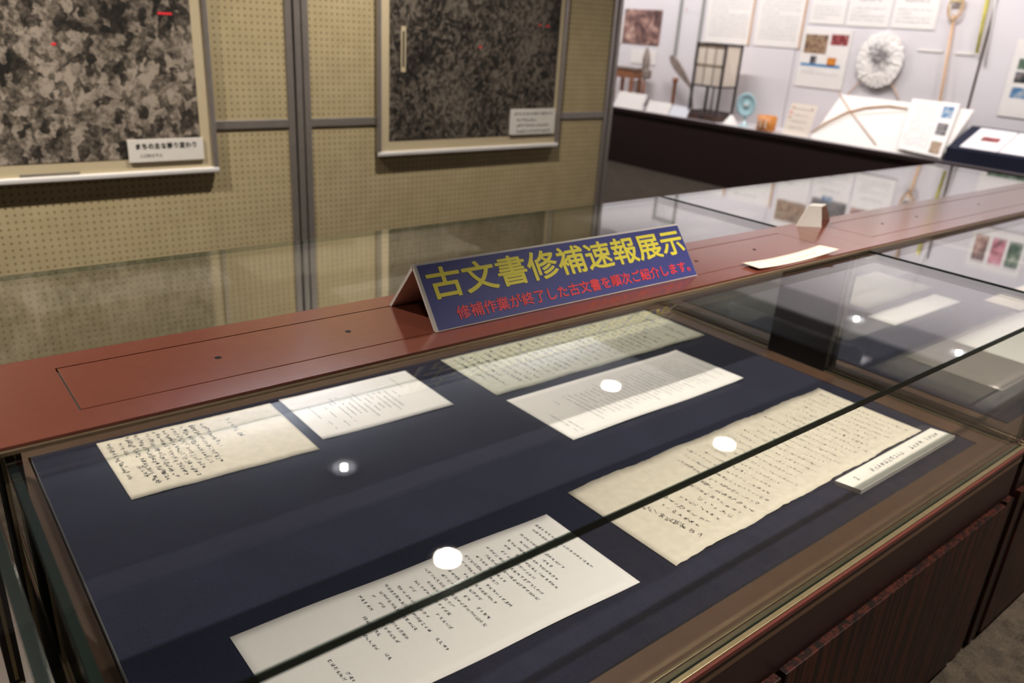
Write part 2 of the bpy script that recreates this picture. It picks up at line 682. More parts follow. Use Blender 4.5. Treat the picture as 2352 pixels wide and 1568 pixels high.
def sheet(name, c, mat, wave, label, cat, group=None, thick=.0007, nu=48, nv=12, edge=0, seed=1):
    """Thin sheet; c = four world corners near-left, near-right, far-right, far-left; wave(u,v) = lift of the paper in metres."""
    c = [Vector(p) for p in c]
    R = random.Random(seed)
    en = [R.uniform(-1, 1) for _ in range(nu + 1)]
    ef = [R.uniform(-1, 1) for _ in range(nu + 1)]

    def P(u, v):
        p = (c[0] * (1 - u) + c[1] * u) * (1 - v) + (c[3] * (1 - u) + c[2] * u) * v
        return Vector((p.x, p.y, p.z + wave(u, v)))
    mb = MB()
    org = (c[0] + c[1] + c[2] + c[3]) / 4
    for s in (0, 1):
        for j in range(nv + 1):
            for i in range(nu + 1):
                p = P(i / nu, j / nv)
                if edge and j in (0, nv):
                    p.y += edge * (en if j == 0 else ef)[i]
                p.z += thick if s else 0
                mb.v.append(tuple(p))
    n = (nu + 1) * (nv + 1)

    def I(i, j, s):
        return s * n + j * (nu + 1) + i
    for j in range(nv):
        for i in range(nu):
            mb.f.append((I(i, j, 1), I(i + 1, j, 1), I(i + 1, j + 1, 1), I(i, j + 1, 1)))
            mb.f.append((I(i, j + 1, 0), I(i + 1, j + 1, 0), I(i + 1, j, 0), I(i, j, 0)))
    for i in range(nu):
        mb.f.append((I(i, 0, 0), I(i + 1, 0, 0), I(i + 1, 0, 1), I(i, 0, 1)))
        mb.f.append((I(i + 1, nv, 0), I(i, nv, 0), I(i, nv, 1), I(i + 1, nv, 1)))
    for j in range(nv):
        mb.f.append((I(0, j + 1, 0), I(0, j, 0), I(0, j, 1), I(0, j + 1, 1)))
        mb.f.append((I(nu, j, 0), I(nu, j + 1, 0), I(nu, j + 1, 1), I(nu, j, 1)))
    mb.mi = [0] * len(mb.f)
    mb.sm = [k < nu * nv * 2 for k in range(len(mb.f))]
    o = mb.build(name, mat, origin=tuple(org))
    tag(o, label, cat, group)
    W, D = (c[1] - c[0]).length, (c[3] - c[0]).length

    def ink(pname, quads, m):
        k = MB()
        for q in quads:
            pts = []
            for x, y in q:
                p = P(min(1, max(0, x / W)), min(1, max(0, y / D)))
                pts.append((p.x, p.y, p.z + thick + .0003))
            k.face(pts)
        return k.build(pname, m, o)
    return o, W, D, ink


# ------------------------------------------------------------------ the room
def room():
    struct('floor', MB().box((-4, -4, -.05), (9, 9, 0)), M['carpet'])
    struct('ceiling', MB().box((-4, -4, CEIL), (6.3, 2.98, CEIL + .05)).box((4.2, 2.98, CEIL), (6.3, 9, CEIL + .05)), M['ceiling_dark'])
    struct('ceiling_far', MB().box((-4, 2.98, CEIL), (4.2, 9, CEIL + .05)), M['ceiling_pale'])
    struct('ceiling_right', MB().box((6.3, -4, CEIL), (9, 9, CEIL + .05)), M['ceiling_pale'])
    struct('wall_back', MB().box((-4, 9, 0), (9, 9.1, CEIL)), M['wall'])
    struct('wall_left', MB().box((-4.1, -4, 0), (-4, 9, CEIL)), M['room_wall'])
    struct('wall_front', MB().box((-4, -4.1, 0), (9, -4, CEIL)), M['room_wall'])
    struct('wall_right', MB().box((6.88, -4, 0), (7.0, 9, CEIL)), M['wall'])


room()


# ------------------------------------------------------------------ ceiling lamps
def downlights():
    for x, y, p, on, cone in DOWNLIGHTS:
        t = thing('downlight', (x, y, CEIL), ('round recessed ceiling downlight with white ring, mirrored in the case glass' if y > 0 else 'round recessed ceiling downlight with white ring, over the front of the cases'), 'downlight', 'ceiling downlights mirrored in the glass' if y > 0 else 'ceiling downlights in front of the cases')
        MB().lathe([(.062, -.001), (.064, -.010), (.088, -.010), (.094, 0)], (x, y, CEIL), seg=36, caps=False).build('trim_ring', M['lamp_white'], t)
        if on:
            MB().lathe([(.0, -.004), (.06, -.004), (.06, -.001), (0, -.001)], (x, y, CEIL), seg=36).build('lens', M['lens_on'], t)
        else:
            MB().lathe([(.018, -.006), (.06, -.004), (.06, -.001)], (x, y, CEIL), seg=36, caps=False).build('reflector', M['lens_dim'], t)
            MB().lathe([(0, -.012), (.018, -.012), (.018, -.001), (0, -.001)], (x, y, CEIL), seg=20).build('bulb', M['lens_on'], t)
        if p > 0:
            L = bpy.data.lights.new('downlight_beam', 'SPOT')
            L.energy = p
            L.color = (1, .92, .82)
            L.spot_size = math.radians(cone)
            L.spot_blend = .85
            L.shadow_soft_size = .02
            lo = bpy.data.objects.new('downlight_beam', L)
            COL.objects.link(lo)
            lo.location = (x, y, CEIL - .026)


downlights()


def added_uplights():  # unseen lamps added to brighten the ceiling reflected in the case glass
    for x in (1.7, 3.7):
        y, z = 4.3, 2.28
        t = thing('uplight', (x, y, z), 'unseen trough lamp added behind the partition to brighten the pale ceiling', 'ceiling light', 'added unseen trough lamps behind the partition')
        mb = MB().box((x - .6, y - .08, z), (x + .6, y + .08, z + .01)).box((x - .6, y - .08, z + .01), (x + .6, y - .072, z + .07)).box((x - .6, y + .072, z + .01), (x + .6, y + .08, z + .07))
        mb.build('trough', M['lamp_white'], t)
        MB().tube([(x - .57, y, z + .03), (x + .57, y, z + .03)], .014, 12).build('tube', M['tube'], t)
        for s in (-1, 1):
            MB().tube([(x + s * .5, y - .076, z + .06), (x + s * .5, y - .076, CEIL)], .004, 6).build('hanger', M['alu'], t)
        L = bpy.data.lights.new('added_uplight_glow', 'AREA')
        L.shape = 'RECTANGLE'
        L.size, L.size_y = 1.1, .05
        L.energy = ADDED_UPLIGHT_POWER
        L.color = (.84, .90, 1)
        lo = bpy.data.objects.new('added_uplight_glow', L)
        COL.objects.link(lo)
        lo.location = (x, y, z + .055)
        lo.rotation_euler = (math.pi, 0, 0)


added_uplights()


# ------------------------------------------------------------------ display cases
CX0, CX1 = .05, 1.85          # left and right end of the middle case
GF, GB = .459, 1.56           # front and back of the glass box
GZ = H - .465                 # top of the glass
MZ = H - .79                  # top of the frame / cloth board inside
BF, BB = .8935, 1.1265          # light beam front and back
BZ = H - .4525
PITCH_X = 1.812
EPX = .0045                    # inset of the end panes


def make_case(label):
    x0, x1 = CX0, CX1
    root = thing('display_case', ((x0 + x1) / 2, (GF + GB) / 2, 0), label, 'display case', 'glass table cases standing in a row')
    ya, yb = GF - .014, GB + .014
    # cabinet below the glass
    MB().box((x0 + .012, ya + .004, .02), (x1 - .012, yb - .004, MZ - .032)).build('cabinet', M['apron'], root)
    MB().box((x0 + .04, ya + .03, 0), (x1 - .04, yb - .03, .02)).build('toe_plinth', M['black'], root)
    for y_face, sgn in ((ya, -1), (yb, 1)):
        n = 2
        for k in range(n):
            a = x0 + .06 + k * (x1 - x0 - .12) / n + .006
            b = x0 + .06 + (k + 1) * (x1 - x0 - .12) / n - .006
            MB().box((a, y_face + sgn * -.002, .03), (b, y_face + sgn * .013, MZ - .115)).build('door', M['veneer'], root, bevel=.002)
        for a, b in ((x0 + .014, x0 + .052), (x1 - .052, x1 - .014)):
            MB().box((a, y_face + sgn * -.002, .02), (b, y_face + sgn * .009, MZ - .115)).build('stile', M['veneer'], root)
    # maroon frame round the cloth board: flat top, red outer edge
    fw, fe = .062, .080
    top = MB()
    for a, b in (((x0, ya), (x1, GF + fw)), ((x0, GB - fw), (x1, yb)), ((x0, GF + fw), (x0 + fe, GB - fw)), ((x1 - fe, GF + fw), (x1, GB - fw))):
        top.box((a[0] + .004, a[1] + .004 if a[1] == ya else a[1], MZ - .034), (b[0] - .004, b[1] - .004 if b[1] == yb else b[1], MZ))
    top.build('frame', M['frame'], root)
    edge = MB()
    edge.box((x0, ya, MZ - .007), (x1, ya + .0045, MZ + .0012)).box((x0, yb - .0045, MZ - .007), (x1, yb, MZ + .0012))
    for s, xe in ((1, x0), (-1, x1)):
        edge.box((xe, ya + .0045, MZ - .007), (xe + s * .0022, yb - .0045, MZ + .0012))
    edge.build('frame_edge', M['frame_red'], root)
    # bronze channels that hold the panes, inside and outside of each pane
    ch = MB()
    g = .010
    for (a, b) in ((-.0095, -.0012), (g + .0012, g + .006)):
        ch.box((x0 + .006, GF + a, MZ), (x1 - .006, GF + b, MZ + .004))
        ch.box((x0 + .006, GB - a, MZ), (x1 - .006, GB - b, MZ + .004))
    for s, xe in ((1, x0), (-1, x1)):
        ch.box((xe + s * .0023, GF + .012, MZ), (xe + s * .0042, GB - .012, MZ + .0022))
        ch.box((xe + s * (EPX + .0112), GF + .012, MZ), (xe + s * (EPX + .016), GB - .012, MZ + .003))
    ch.build('glazing_channel', M['bronze'], root, bevel=.0015)
    for s, xe in ((1, x0), (-1, x1)):
        MB().box((xe + s * .0004, GF - .008, MZ + .0024), (xe + s * .0041, .945, MZ + .0058)).build('channel_cover', M['bronze_light'], root, bevel=.0008)
    # panes
    ES = [0, 0, 1, 1, 1, 1]
    zt = GZ - .0105
    MB().box((x0 + EPX, GF, MZ + .001), (x1 - EPX, GF + g, zt), sides=[1, 1, 0, 1, 0, 1]).build('front_pane', [M['glass'], M['glass_edge']], root)
    MB().box((x0 + EPX, GB - g, MZ + .001), (x1 - EPX, GB, zt), sides=[1, 0, 0, 1, 0, 1]).build('back_pane', [M['glass'], M['glass_edge_clear']], root)
    for xa in (x0 + EPX, x1 - EPX - g):
        for y_a, y_b in ((GF + g + .0005, BF + .03), (BB - .03, GB - g - .0005)):
            MB().box((xa, y_a, MZ + .001), (xa + g, y_b, zt), sides=[1, 2, 1, 0, 1, 0]).build('end_pane', [M['glass'], M['glass_edge'], M['glass_edge_green']], root)
    MB().box((x0 + .004, GF - .002, GZ - .010), (x1 - .004, BF + .030, GZ), sides=[0, 0, 1, 2, 1, 2]).build('top_pane', [M['glass'], M['glass_edge_dark'], M['glass_edge_green']], root)
    MB().box((x0 + .004, BB - .030, GZ - .010), (x1 - .004, GB + .002, GZ), sides=[0, 0, 3, 2, 3, 2]).build('top_pane', [M['glass'], M['glass_edge_dark'], M['glass_edge_green'], M['glass_edge_clear2']], root)
    # end boards that carry the beam
    for xa in (x0 + EPX, x1 - EPX - .018):
        MB().box((xa, BF + .032, MZ), (xa + .018, BB - .032, GZ + .0006)).build('end_board', M['board_dark'], root)
    for xa in (x0 + EPX - .002, x1 - EPX - .012):
        MB().box((xa, BF + .0302, MZ + .009), (xa + .014, BF + .0365, GZ - .011)).build('upright_trim', M['bronze'], root)
    # light beam: top with a recessed lid groove, bronze front rail
    gx0, gx1, gy0, gy1, gw = x0 + .089, x1 - .100, BF + .050, BB - .045, .0022
    bt = MB()
    zl = BZ - .0035
    for a, b in (((x0 - .0054, BF), (x1 + .0054, gy0)), ((x0 - .0054, gy1), (x1 + .0054, BB)), ((x0 - .0054, gy0), (gx0, gy1)), ((gx1, gy0), (x1 + .0054, gy1))):
        bt.box((a[0], a[1], zl), (b[0], b[1], BZ))
    bt.build('beam_top', M['beam'], root)
    lid = MB().box((gx0 + gw, gy0 + gw, zl - .001), (gx1 - gw, gy1 - gw, BZ)).build('beam_lid', M['beam'], root, bevel=.0008)
    MB().box((gx0 - .01, gy0 - .01, zl - .0036), (gx1 + .01, gy1 + .01, zl - .0011)).build('beam_tray', M['black'], root)
    ym = (gy0 + gy1) / 2
    for fx in (.185, .382, .80, 1.206, 1.413):
        sc_ = MB().lathe([(.0, .0004), (.0032, .0004), (.0045, .0004)], (x0 + fx + .09, ym, BZ), seg=18)
        sc_.build('screw_hole', M['black'], lid)
    rl = MB()
    rl.box((x0 - .0054, BF + .0012, GZ + .0006), (x1 + .0054, BF + .012, zl - .0002))
    rl.box((x0 - .0054, BF - .0014, zl - .0035), (x1 + .0054, BF + .0012, zl - .0006))
    MB().box((x0 - .0054, BB - .012, GZ + .0006), (x1 + .0054, BB - .0005, zl - .0002)).build('beam_back', M['beam'], root)
    rl.build('beam_rail', M['bronze_light'], root, bevel=.001)  # rail given a lighter bronze to stand for front lamplight on it
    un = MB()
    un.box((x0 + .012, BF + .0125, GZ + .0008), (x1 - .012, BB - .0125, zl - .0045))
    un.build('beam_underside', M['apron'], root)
    return root


case = make_case('glass table case in the middle of the row, holding the old letters')
for dx, lab in ((-PITCH_X, 'glass table case at the left edge, neighbour of the middle case'), (PITCH_X, 'glass table case on the right, next in the row beyond the tent card')):
    c2 = copy_tree(case)
    c2.location.x += dx
    c2['label'] = lab


def mat_board(dx, label):
    x0, x1 = CX0 + .081 + dx, CX1 - .081 + dx
    o = MB().box((x0, GF + .064, MZ - .012), (x1, GB - .064, MZ + .0015)).build('cloth_board', M['navy'], bevel=.001)
    return tag(o, label, 'display board', 'navy cloth boards in the cases')


mat_board(0, 'navy felt board lining the middle case under the old letters')
mat_board(-PITCH_X, 'navy felt board lining the case at the left edge')
mat_board(PITCH_X, 'navy felt board lining the case on the right')


# ------------------------------------------------------------------ documents in the middle case
PZ = MZ + .0018


def px4(*q):
    return [at_z(p, PZ) for p in q]


def rect(x0, x1, y0, y1):
    return [Vector((x0, y0, PZ)), Vector((x1, y0, PZ)), Vector((x1, y1, PZ)), Vector((x0, y1, PZ))]


def documents():
    R = random.Random(4)
    # handwritten letter, left
    o, W, D, ink = sheet('old_letter', px4((303, 1149), (735, 1033), (620, 927), (221, 1020)), M['old_paper'],
                         lambda u, v: .0006 + .0012 * math.sin(u * 9) ** 2 * (1 - v), 'short handwritten old letter with brush columns, leftmost paper by the beam', 'old document', 'handwritten old documents', seed=3, edge=.0006)
    q = []
    cols = [(.05, .93, .28, .012), (.105, .90, .70, .013), (.125, .45, .25, .012)]
    cols += [(.155 + .049 * k, .97 - .008 * k, .10 + R.uniform(0, .12), .0125) for k in range(8)]
    cols += [(.555, .90, .45, .012), (.70, .88, .52, .015)]
    for u, v0, v1, s in cols:
        y = v0 * D
        while y > v1 * D:
            q += brush_glyph(u * W + R.uniform(-.0012, .0012), y, s * R.uniform(.7, 1.1), R, .075)
            y -= s * R.uniform(.72, .95)
    ink('ink_writing', q, M['ink'])

    # long handwritten letter partly under the beam
    o, W, D, ink = sheet('old_letter', rect(1.012, 1.752, 1.248, 1.478), M['old_paper_green'],
                         lambda u, v: .0006 + .0022 * math.sin(u * 12 + 1) ** 2 * (1 - v) + .001 * v, 'long handwritten old letter lying partly under the beam behind the sign', 'old document', 'handwritten old documents', seed=5, edge=.0008)
    q = []
    for k in range(30):
        u = .04 + .92 * k / 30
        s = R.uniform(.011, .013)
        y = D * R.uniform(.88, .95)
        lo = D * (R.uniform(.08, .14) if k not in (0, 2, 26, 28) else R.uniform(.3, .6))
        while y > lo:
            q += brush_glyph(u * W + R.uniform(-.001, .001), y, s * R.uniform(.7, 1.1), R, .08)
            y -= s * R.uniform(.75, 1)
    ink('ink_writing', q, M['ink'])

    # long letter on the right, wavy edges
    o, W, D, ink = sheet('old_letter', px4((1552, 1300), (2115, 990), (1880, 893), (1303, 1132)), M['old_paper'],
                         lambda u, v: .0006 + .0035 * math.sin(u * 13.2) ** 2 * (abs(v - .5) * 2) ** 1.5, 'long wavy old letter with faint cursive columns, nearest the front right', 'old document', 'handwritten old documents', seed=8, nu=64, edge=.0012)
    q, qd = [], []
    for k in range(29):
        u = .965 - .0295 * k
        big = k > 22
        s = R.uniform(.0085, .011) if not big else R.uniform(.012, .015)
        y = D * R.uniform(.76, .93) if not big else D * R.uniform(.32, .64)
        if k in (26, 28):
            y = D * .5
        lo = D * R.uniform(.06, .2) if not big else D * R.uniform(.08, .16)
        while y > lo:
            (qd if (R.random() < .3 or big) else q).extend(brush_glyph(u * W + R.uniform(-.0012, .0012), y, s * R.uniform(.6, 1.1), R, .06))
            y -= s * R.uniform(.8, 1.1)
    y = D * .60
    while y > D * .12:
        qd.extend(brush_glyph(.10 * W + (D * .6 - y) * .12, y, .016, R, .07))
        y -= .015
    ink('faint_writing', q, M['ink_grey'])
    ink('ink_writing', qd, M['ink'])

    def printed(q, cols, s, W, D, jit=.0):
        for u, v0, v1 in cols:
            y = v0 * D
            k = 0
            while y > v1 * D:
                if R.random() > jit:
                    q += print_glyph(u * W, y, s, R)
                else:
                    y -= s * R.uniform(.5, 2)
                y -= s * 1.08

    # small printed sheet, left
    o, W, D, ink = sheet('printed_sheet', px4((742, 1012), (1043, 931), (930, 852), (640, 920)), M['white_paper'],
                         lambda u, v: .0006 + .0015 * math.sin(u * 3.1 + 2) ** 2 * (1 - v) + .003 * max(0, .12 - u) * 3, 'small white printed sheet right beside the leftmost old letter', 'printed sheet', 'white transcription sheets', seed=2)
    q = []
    cols = [(.12, .68, .34), (.145, .30, .14), (.215, .60, .35), (.235, .25, .12), (.27, .68, .60)]
    cols += [(.30 + .043 * k, .72 + R.uniform(-.08, .05), .22 + R.uniform(-.06, .1)) for k in range(10)]
    cols += [(.74, .62, .45), (.83, .92, .62)]
    printed(q, cols, .0042, W, D, .08)
    ink('printed_text', q, M['ink_grey'])

    # long printed sheet, middle
    o, W, D, ink = sheet('printed_sheet', px4((1317, 1011), (1707, 872), (1552, 806), (1163, 920)), M['white_paper'],
                         lambda u, v: .0006 + .002 * math.sin(u * 5) ** 2 * (1 - v) + .004 * max(0, u - .94) * 10, 'long white printed sheet in front of the letter under the beam', 'printed sheet', 'white transcription sheets', seed=6)
    q = []
    cols = [(.06, .50, .1), (.085, .30, .10), (.15, .70, .60)]
    cols += [(.21 + .0265 * k, .80 + R.uniform(-.1, .05), .14 + R.uniform(-.02, .14)) for k in range(27)]
    cols += [(.955, .6, .2)]
    printed(q, cols, .0044, W, D, .05)
    ink('printed_text', q, M['ink_grey'])

    # largest printed sheet, front
    o, W, D, ink = sheet('printed_sheet', px4((693, 1716), (1470, 1338), (1255, 1182), (528, 1465)), M['white_paper'],
                         lambda u, v: .0006 + .0022 * math.sin(u * 6.28 + .3) ** 2 * abs(v - .5) * 2, 'largest white printed sheet, nearest the viewer below the glass edge', 'printed sheet', 'white transcription sheets', seed=9)
    q = []
    cols = [(.16, .48, .28), (.175, .33, .16), (.27, .60, .42), (.28, .34, .28), (.30, .70, .50), (.325, .62, .40), (.35, .58, .30), (.33, .90, .74), (.36, .86, .70)]
    cols += [(.385 + .0252 * k, .90 + R.uniform(-.12, .02), .30 + R.uniform(-.12, .2)) for k in range(20)]
    cols += [(.91, .88, .62), (.935, .92, .30)]
    printed(q, cols, .0070, W, D, .06)
    ink('printed_text', q, M['ink_grey'])

    # caption bar
    c = [at_z(p, MZ + .013) for p in ((1980, 1130), (2193, 1003), (2133, 992), (1923, 1118))]
    c = [Vector((2.897, 1.196, 0)) * .465, Vector((3.748, 1.196, 0)) * .465, Vector((3.722, 1.300, 0)) * .465, Vector((2.872, 1.300, 0)) * .465]
    zb, zt = MZ + .0015, MZ + .0115
    cap = MB().hexa([(p.x, p.y, zb) for p in c] + [(p.x, p.y, zt) for p in c]).build('caption_bar', M['white_board'], bevel=.0008, origin=(c[0].x, c[0].y, zb))
    tag(cap, 'white foam caption bar with one line of text in front of the wavy letter', 'caption')
    k = MB()
    a, b = c[0], c[1]
    L = (b - a).length
    for i in range(24):
        if i in (0, 1, 2, 13, 14, 19):
            continue
        for qd_ in print_glyph(.05 + i * (L - .07) / 24, .028, .0125, R, .08):
            k.face([(a.x + x, a.y + y, zt + .0003) for x, y in qd_])
    k.build('caption_text', M['ink_grey'], cap)
    text_mesh('caption_number', '2', M['ink_grey'], (a.x + .028, a.y + .022, zt + .0001), (1, 0, 0), (0, 1, 0), .007, .012, cap)


documents()


# papers lying in the right-hand case
def right_case_papers():
    specs = [((2.125, 2.86, .605, .855, 0), 'sill', 'grey backing sheet under a white sheet in the case on the right'),
             ((2.375, 2.95, .63, .838, .0016), 'white_paper', 'white sheet lying on the grey backing sheet in the case on the right'),
             ((2.90, 3.30, .848, .965, 0), 'shade_paper', 'cream sheet farther along behind the white sheet in the case on the right'),
             ((2.35, 2.80, 1.00, 1.09, 0), 'white_paper', 'narrow white sheet below the beam edge in the case on the right'),
             ((2.42, 2.88, 1.13, 1.34, 0), 'old_paper_green', 'old greyish paper under the beam in the case on the right')]
    for k, (r, m, lab) in enumerate(specs):
        sheet('paper_sheet', [p + Vector((0, 0, r[4])) for p in rect(*r[:4])], M[m], lambda u, v: .0006 + .001 * math.sin(u * 7) ** 2, lab, 'paper sheet', 'papers in the case on the right', seed=20 + k, nu=16, nv=6)


right_case_papers()


# ------------------------------------------------------------------ sign, tent card and slip on the beam
def tent_sign():
    x0, x1 = .6357, 1.2636
    yf, yb, ya, za = .943, 1.084, 1.013, BZ + .0900
    zb = BZ + .0003
    t = thing('tent_sign', ((x0 + x1) / 2, (yf + yb) / 2, BZ), 'blue tent sign with yellow and red Japanese lettering on the case beam', 'sign')
    th = .0055
    nf = Vector((0, -(za - zb), (ya - yf))).normalized()          # outward normal of the front board
    F0, F1 = Vector((0, yf, zb)), Vector((0, ya, za))
    back_in = -nf * th
    front = [F0, F1, F1 + Vector((0, .002, -.006)), F0 + Vector((0, th * 1.2, 0))]
    MB().prism([Vector((x0, p.y, p.z)) for p in front], (x1 - x0, 0, 0)).build('front_board', M['white_board'], t)
    B0, B1 = Vector((0, yb, zb)), Vector((0, ya, za))
    back = [B0, B1 + Vector((0, .0005, 0)), B1 + Vector((0, -.001, -.0075)), B0 + Vector((0, -th * 1.2, 0))]
    MB().prism([Vector((x0, p.y, p.z)) for p in reversed(back)], (x1 - x0, 0, 0)).build('back_board', M['white_board'], t)
    ey = (F1 - F0).normalized()
    Hh = (F1 - F0).length
    a, b = x0 + .0055, x1 - .001
    film = MB()
    o = F0 + nf * .0002
    lo, hi = ey * .0015, ey * (Hh - .0035)
    film.prism([Vector((a, 0, 0)) + o + lo, Vector((b, 0, 0)) + o + lo, Vector((b, 0, 0)) + o + hi, Vector((a, 0, 0)) + o + hi], nf * .0004)
    film.build('printed_face', M['blue'], t)
    W = b - a
    base = Vector((a, 0, 0)) + F0 + nf * .0007
    text_mesh('title_lettering', '古文書修補速報展示', M['yellow'], base + Vector((W * .016, 0, 0)) + ey * (Hh * .45), (1, 0, 0), ey, W * .974, Hh * .45, t, bold=.0012)
    text_mesh('subtitle_lettering', '修補作業が終了した古文書を順次ご紹介します。', M['red'], base + Vector((W * .068, 0, 0)) + ey * (Hh * .105), (1, 0, 0), ey, W * .91, Hh * .195, t, bold=.0005)


tent_sign()


def tent_card():
    # small blank-backed tent card seen from its plain end
    P = at_z((1829, 519), BZ)
    x, y0 = 1.815, 1.068
    t = thing('tent_card', (x + .06, y0 - .02, BZ), 'small plain white tent card standing on the beam behind the paper slip', 'tent card')
    z0, hgt = BZ + .0003, .046
    L = at_z((1829, 519), BZ)
    Rr = at_z((1887, 522), BZ)
    F = at_z((1899, 511), BZ)
    e = (Rr - L)
    d = (F - Rr)
    up = Vector((0, 0, hgt))
    a0, a1 = L, Rr
    mid = d * .5
    mid = d * .3
    tl, tr = L + e * .24 + mid + up, L + e * .80 + mid + up
    n = e.cross(up).normalized() * .004
    dd = d * .75
    MB().prism([a0, a1, tr, tl], -n).build('front_flap', M['white_board'], t)
    MB().prism([a0 + d * 1.5, a1 + d * 1.5, tr + dd, tl + dd], n).build('back_flap', M['white_board'], t)
    lift = Vector((0, 0, .0002))
    MB().prism([tl - n * .8 + lift, tr - n * .8 + lift, tr + dd + n * .8 + lift, tl + dd + n * .8 + lift], (0, 0, .0038)).build('ridge', M['white_board'], t)


tent_card()


def slip():
    c = [Vector((1.41, .900, BZ)), Vector((1.72, .900, BZ)), Vector((1.711, .945, BZ)), Vector((1.411, .945, BZ))]
    R = random.Random(12)
    o, W, D, ink = sheet('paper_slip', c, M['shade_paper'], lambda u, v: .0008 + .010 * (abs(u - .45) * 1.6) ** 2.2, 'narrow curling white paper slip lying on the front of the beam', 'paper slip', seed=30, nu=24, nv=4)
    q = []
    for i in range(24):
        if R.random() < .85:
            q += print_glyph(W * (.22 + .64 * i / 24), D * .36, .0075, R, .08)
    ink('printed_text', q, M['ink_grey'])


slip()


# ------------------------------------------------------------------ partition with framed aerial photographs
PY = 3.225


def partition():
    ztop, zbot = 2.12, .001
    zr = H - .455
    xp = 1.456

    def panel(x0, x1, label):
        t = thing('partition_panel', ((x0 + x1) / 2, PY + .015, 0), label, 'partition panel', 'pegboard partition panels')
        MB().box((x0 + .028, PY, zbot + .03), (x1 - .028, PY + .03, zr - .018)).build('lower_pegboard', M['peg'], t)
        MB().box((x0 + .028, PY, zr + .018), (x1 - .028, PY + .03, ztop - .03)).build('upper_pegboard', M['peg'], t)
        for a, b in ((x0, x0 + .03), (x1 - .03, x1)):
            MB().box((a, PY - .008, zbot), (b, PY + .038, ztop)).build('stile', M['alu'], t, bevel=.003)
        for z, h in ((zr, .018), (zbot + .018, .018), (ztop - .018, .018)):
            MB().box((x0 + .03, PY - .007, z - h), (x1 - .03, PY + .037, z + h)).build('rail', M['alu'], t, bevel=.003)
        return t
    panel(xp - .021 - 1.8, xp - .021, 'beige pegboard partition panel on the left with the paler aerial photograph')
    panel(xp + .021, xp + .021 + 1.80, 'beige pegboard partition panel on the right with the darker aerial photograph')
    for x, lab in ((xp, 'grey aluminium post joining the two pegboard panels'), (xp + 1.842, 'grey aluminium end post closing the pegboard partition at its right end')):
        t = thing('partition_post', (x, PY + .015, 0), lab, 'post', 'aluminium partition posts')
        MB().box((x - .014, PY - .012, 0), (x + .014, PY + .042, 2.14)).build('profile', M['alu'], t, bevel=.003)
        for s in (-1, 1):
            MB().box((x + s * .0175 - .0034, PY + .0, 0), (x + s * .0175 + .0034, PY + .03, 2.12)).build('groove', M['alu_dark'], t)


partition()


def framed(x0, x1, z0, z1, mat, label, mgl, mgr, mgb):
    t = thing('framed_photograph', ((x0 + x1) / 2, PY - .02, z0), label, 'framed photograph', 'framed aerial photographs')
    y0, y1 = PY - .034, PY - .009
    fw = .020
    MB().box((x0 + fw * .6, y0 + .010, z0 + fw * .6), (x1 - fw * .6, y1, z1 - fw * .6)).build('mount', M['mount'], t)
    for a, b in ((x0, x0 + fw), (x1 - fw, x1)):
        MB().box((a, y0, z0), (b, y1, z1)).build('side_moulding', M['alu'], t, bevel=.004)
    MB().box((x0, y0 - .003, z0 - .002), (x1, y1, z0 + fw)).build('bottom_moulding', M['silver'], t, bevel=.006)
    MB().box((x0, y0, z1 - fw), (x1, y1, z1)).build('top_moulding', M['alu'], t, bevel=.004)
    MB().box((x0 + mgl, y0 + .0085, z0 + mgb), (x1 - mgr, y0 + .011, z1 - .06)).build('aerial_print', mat, t)
    return t, y0 + .0085


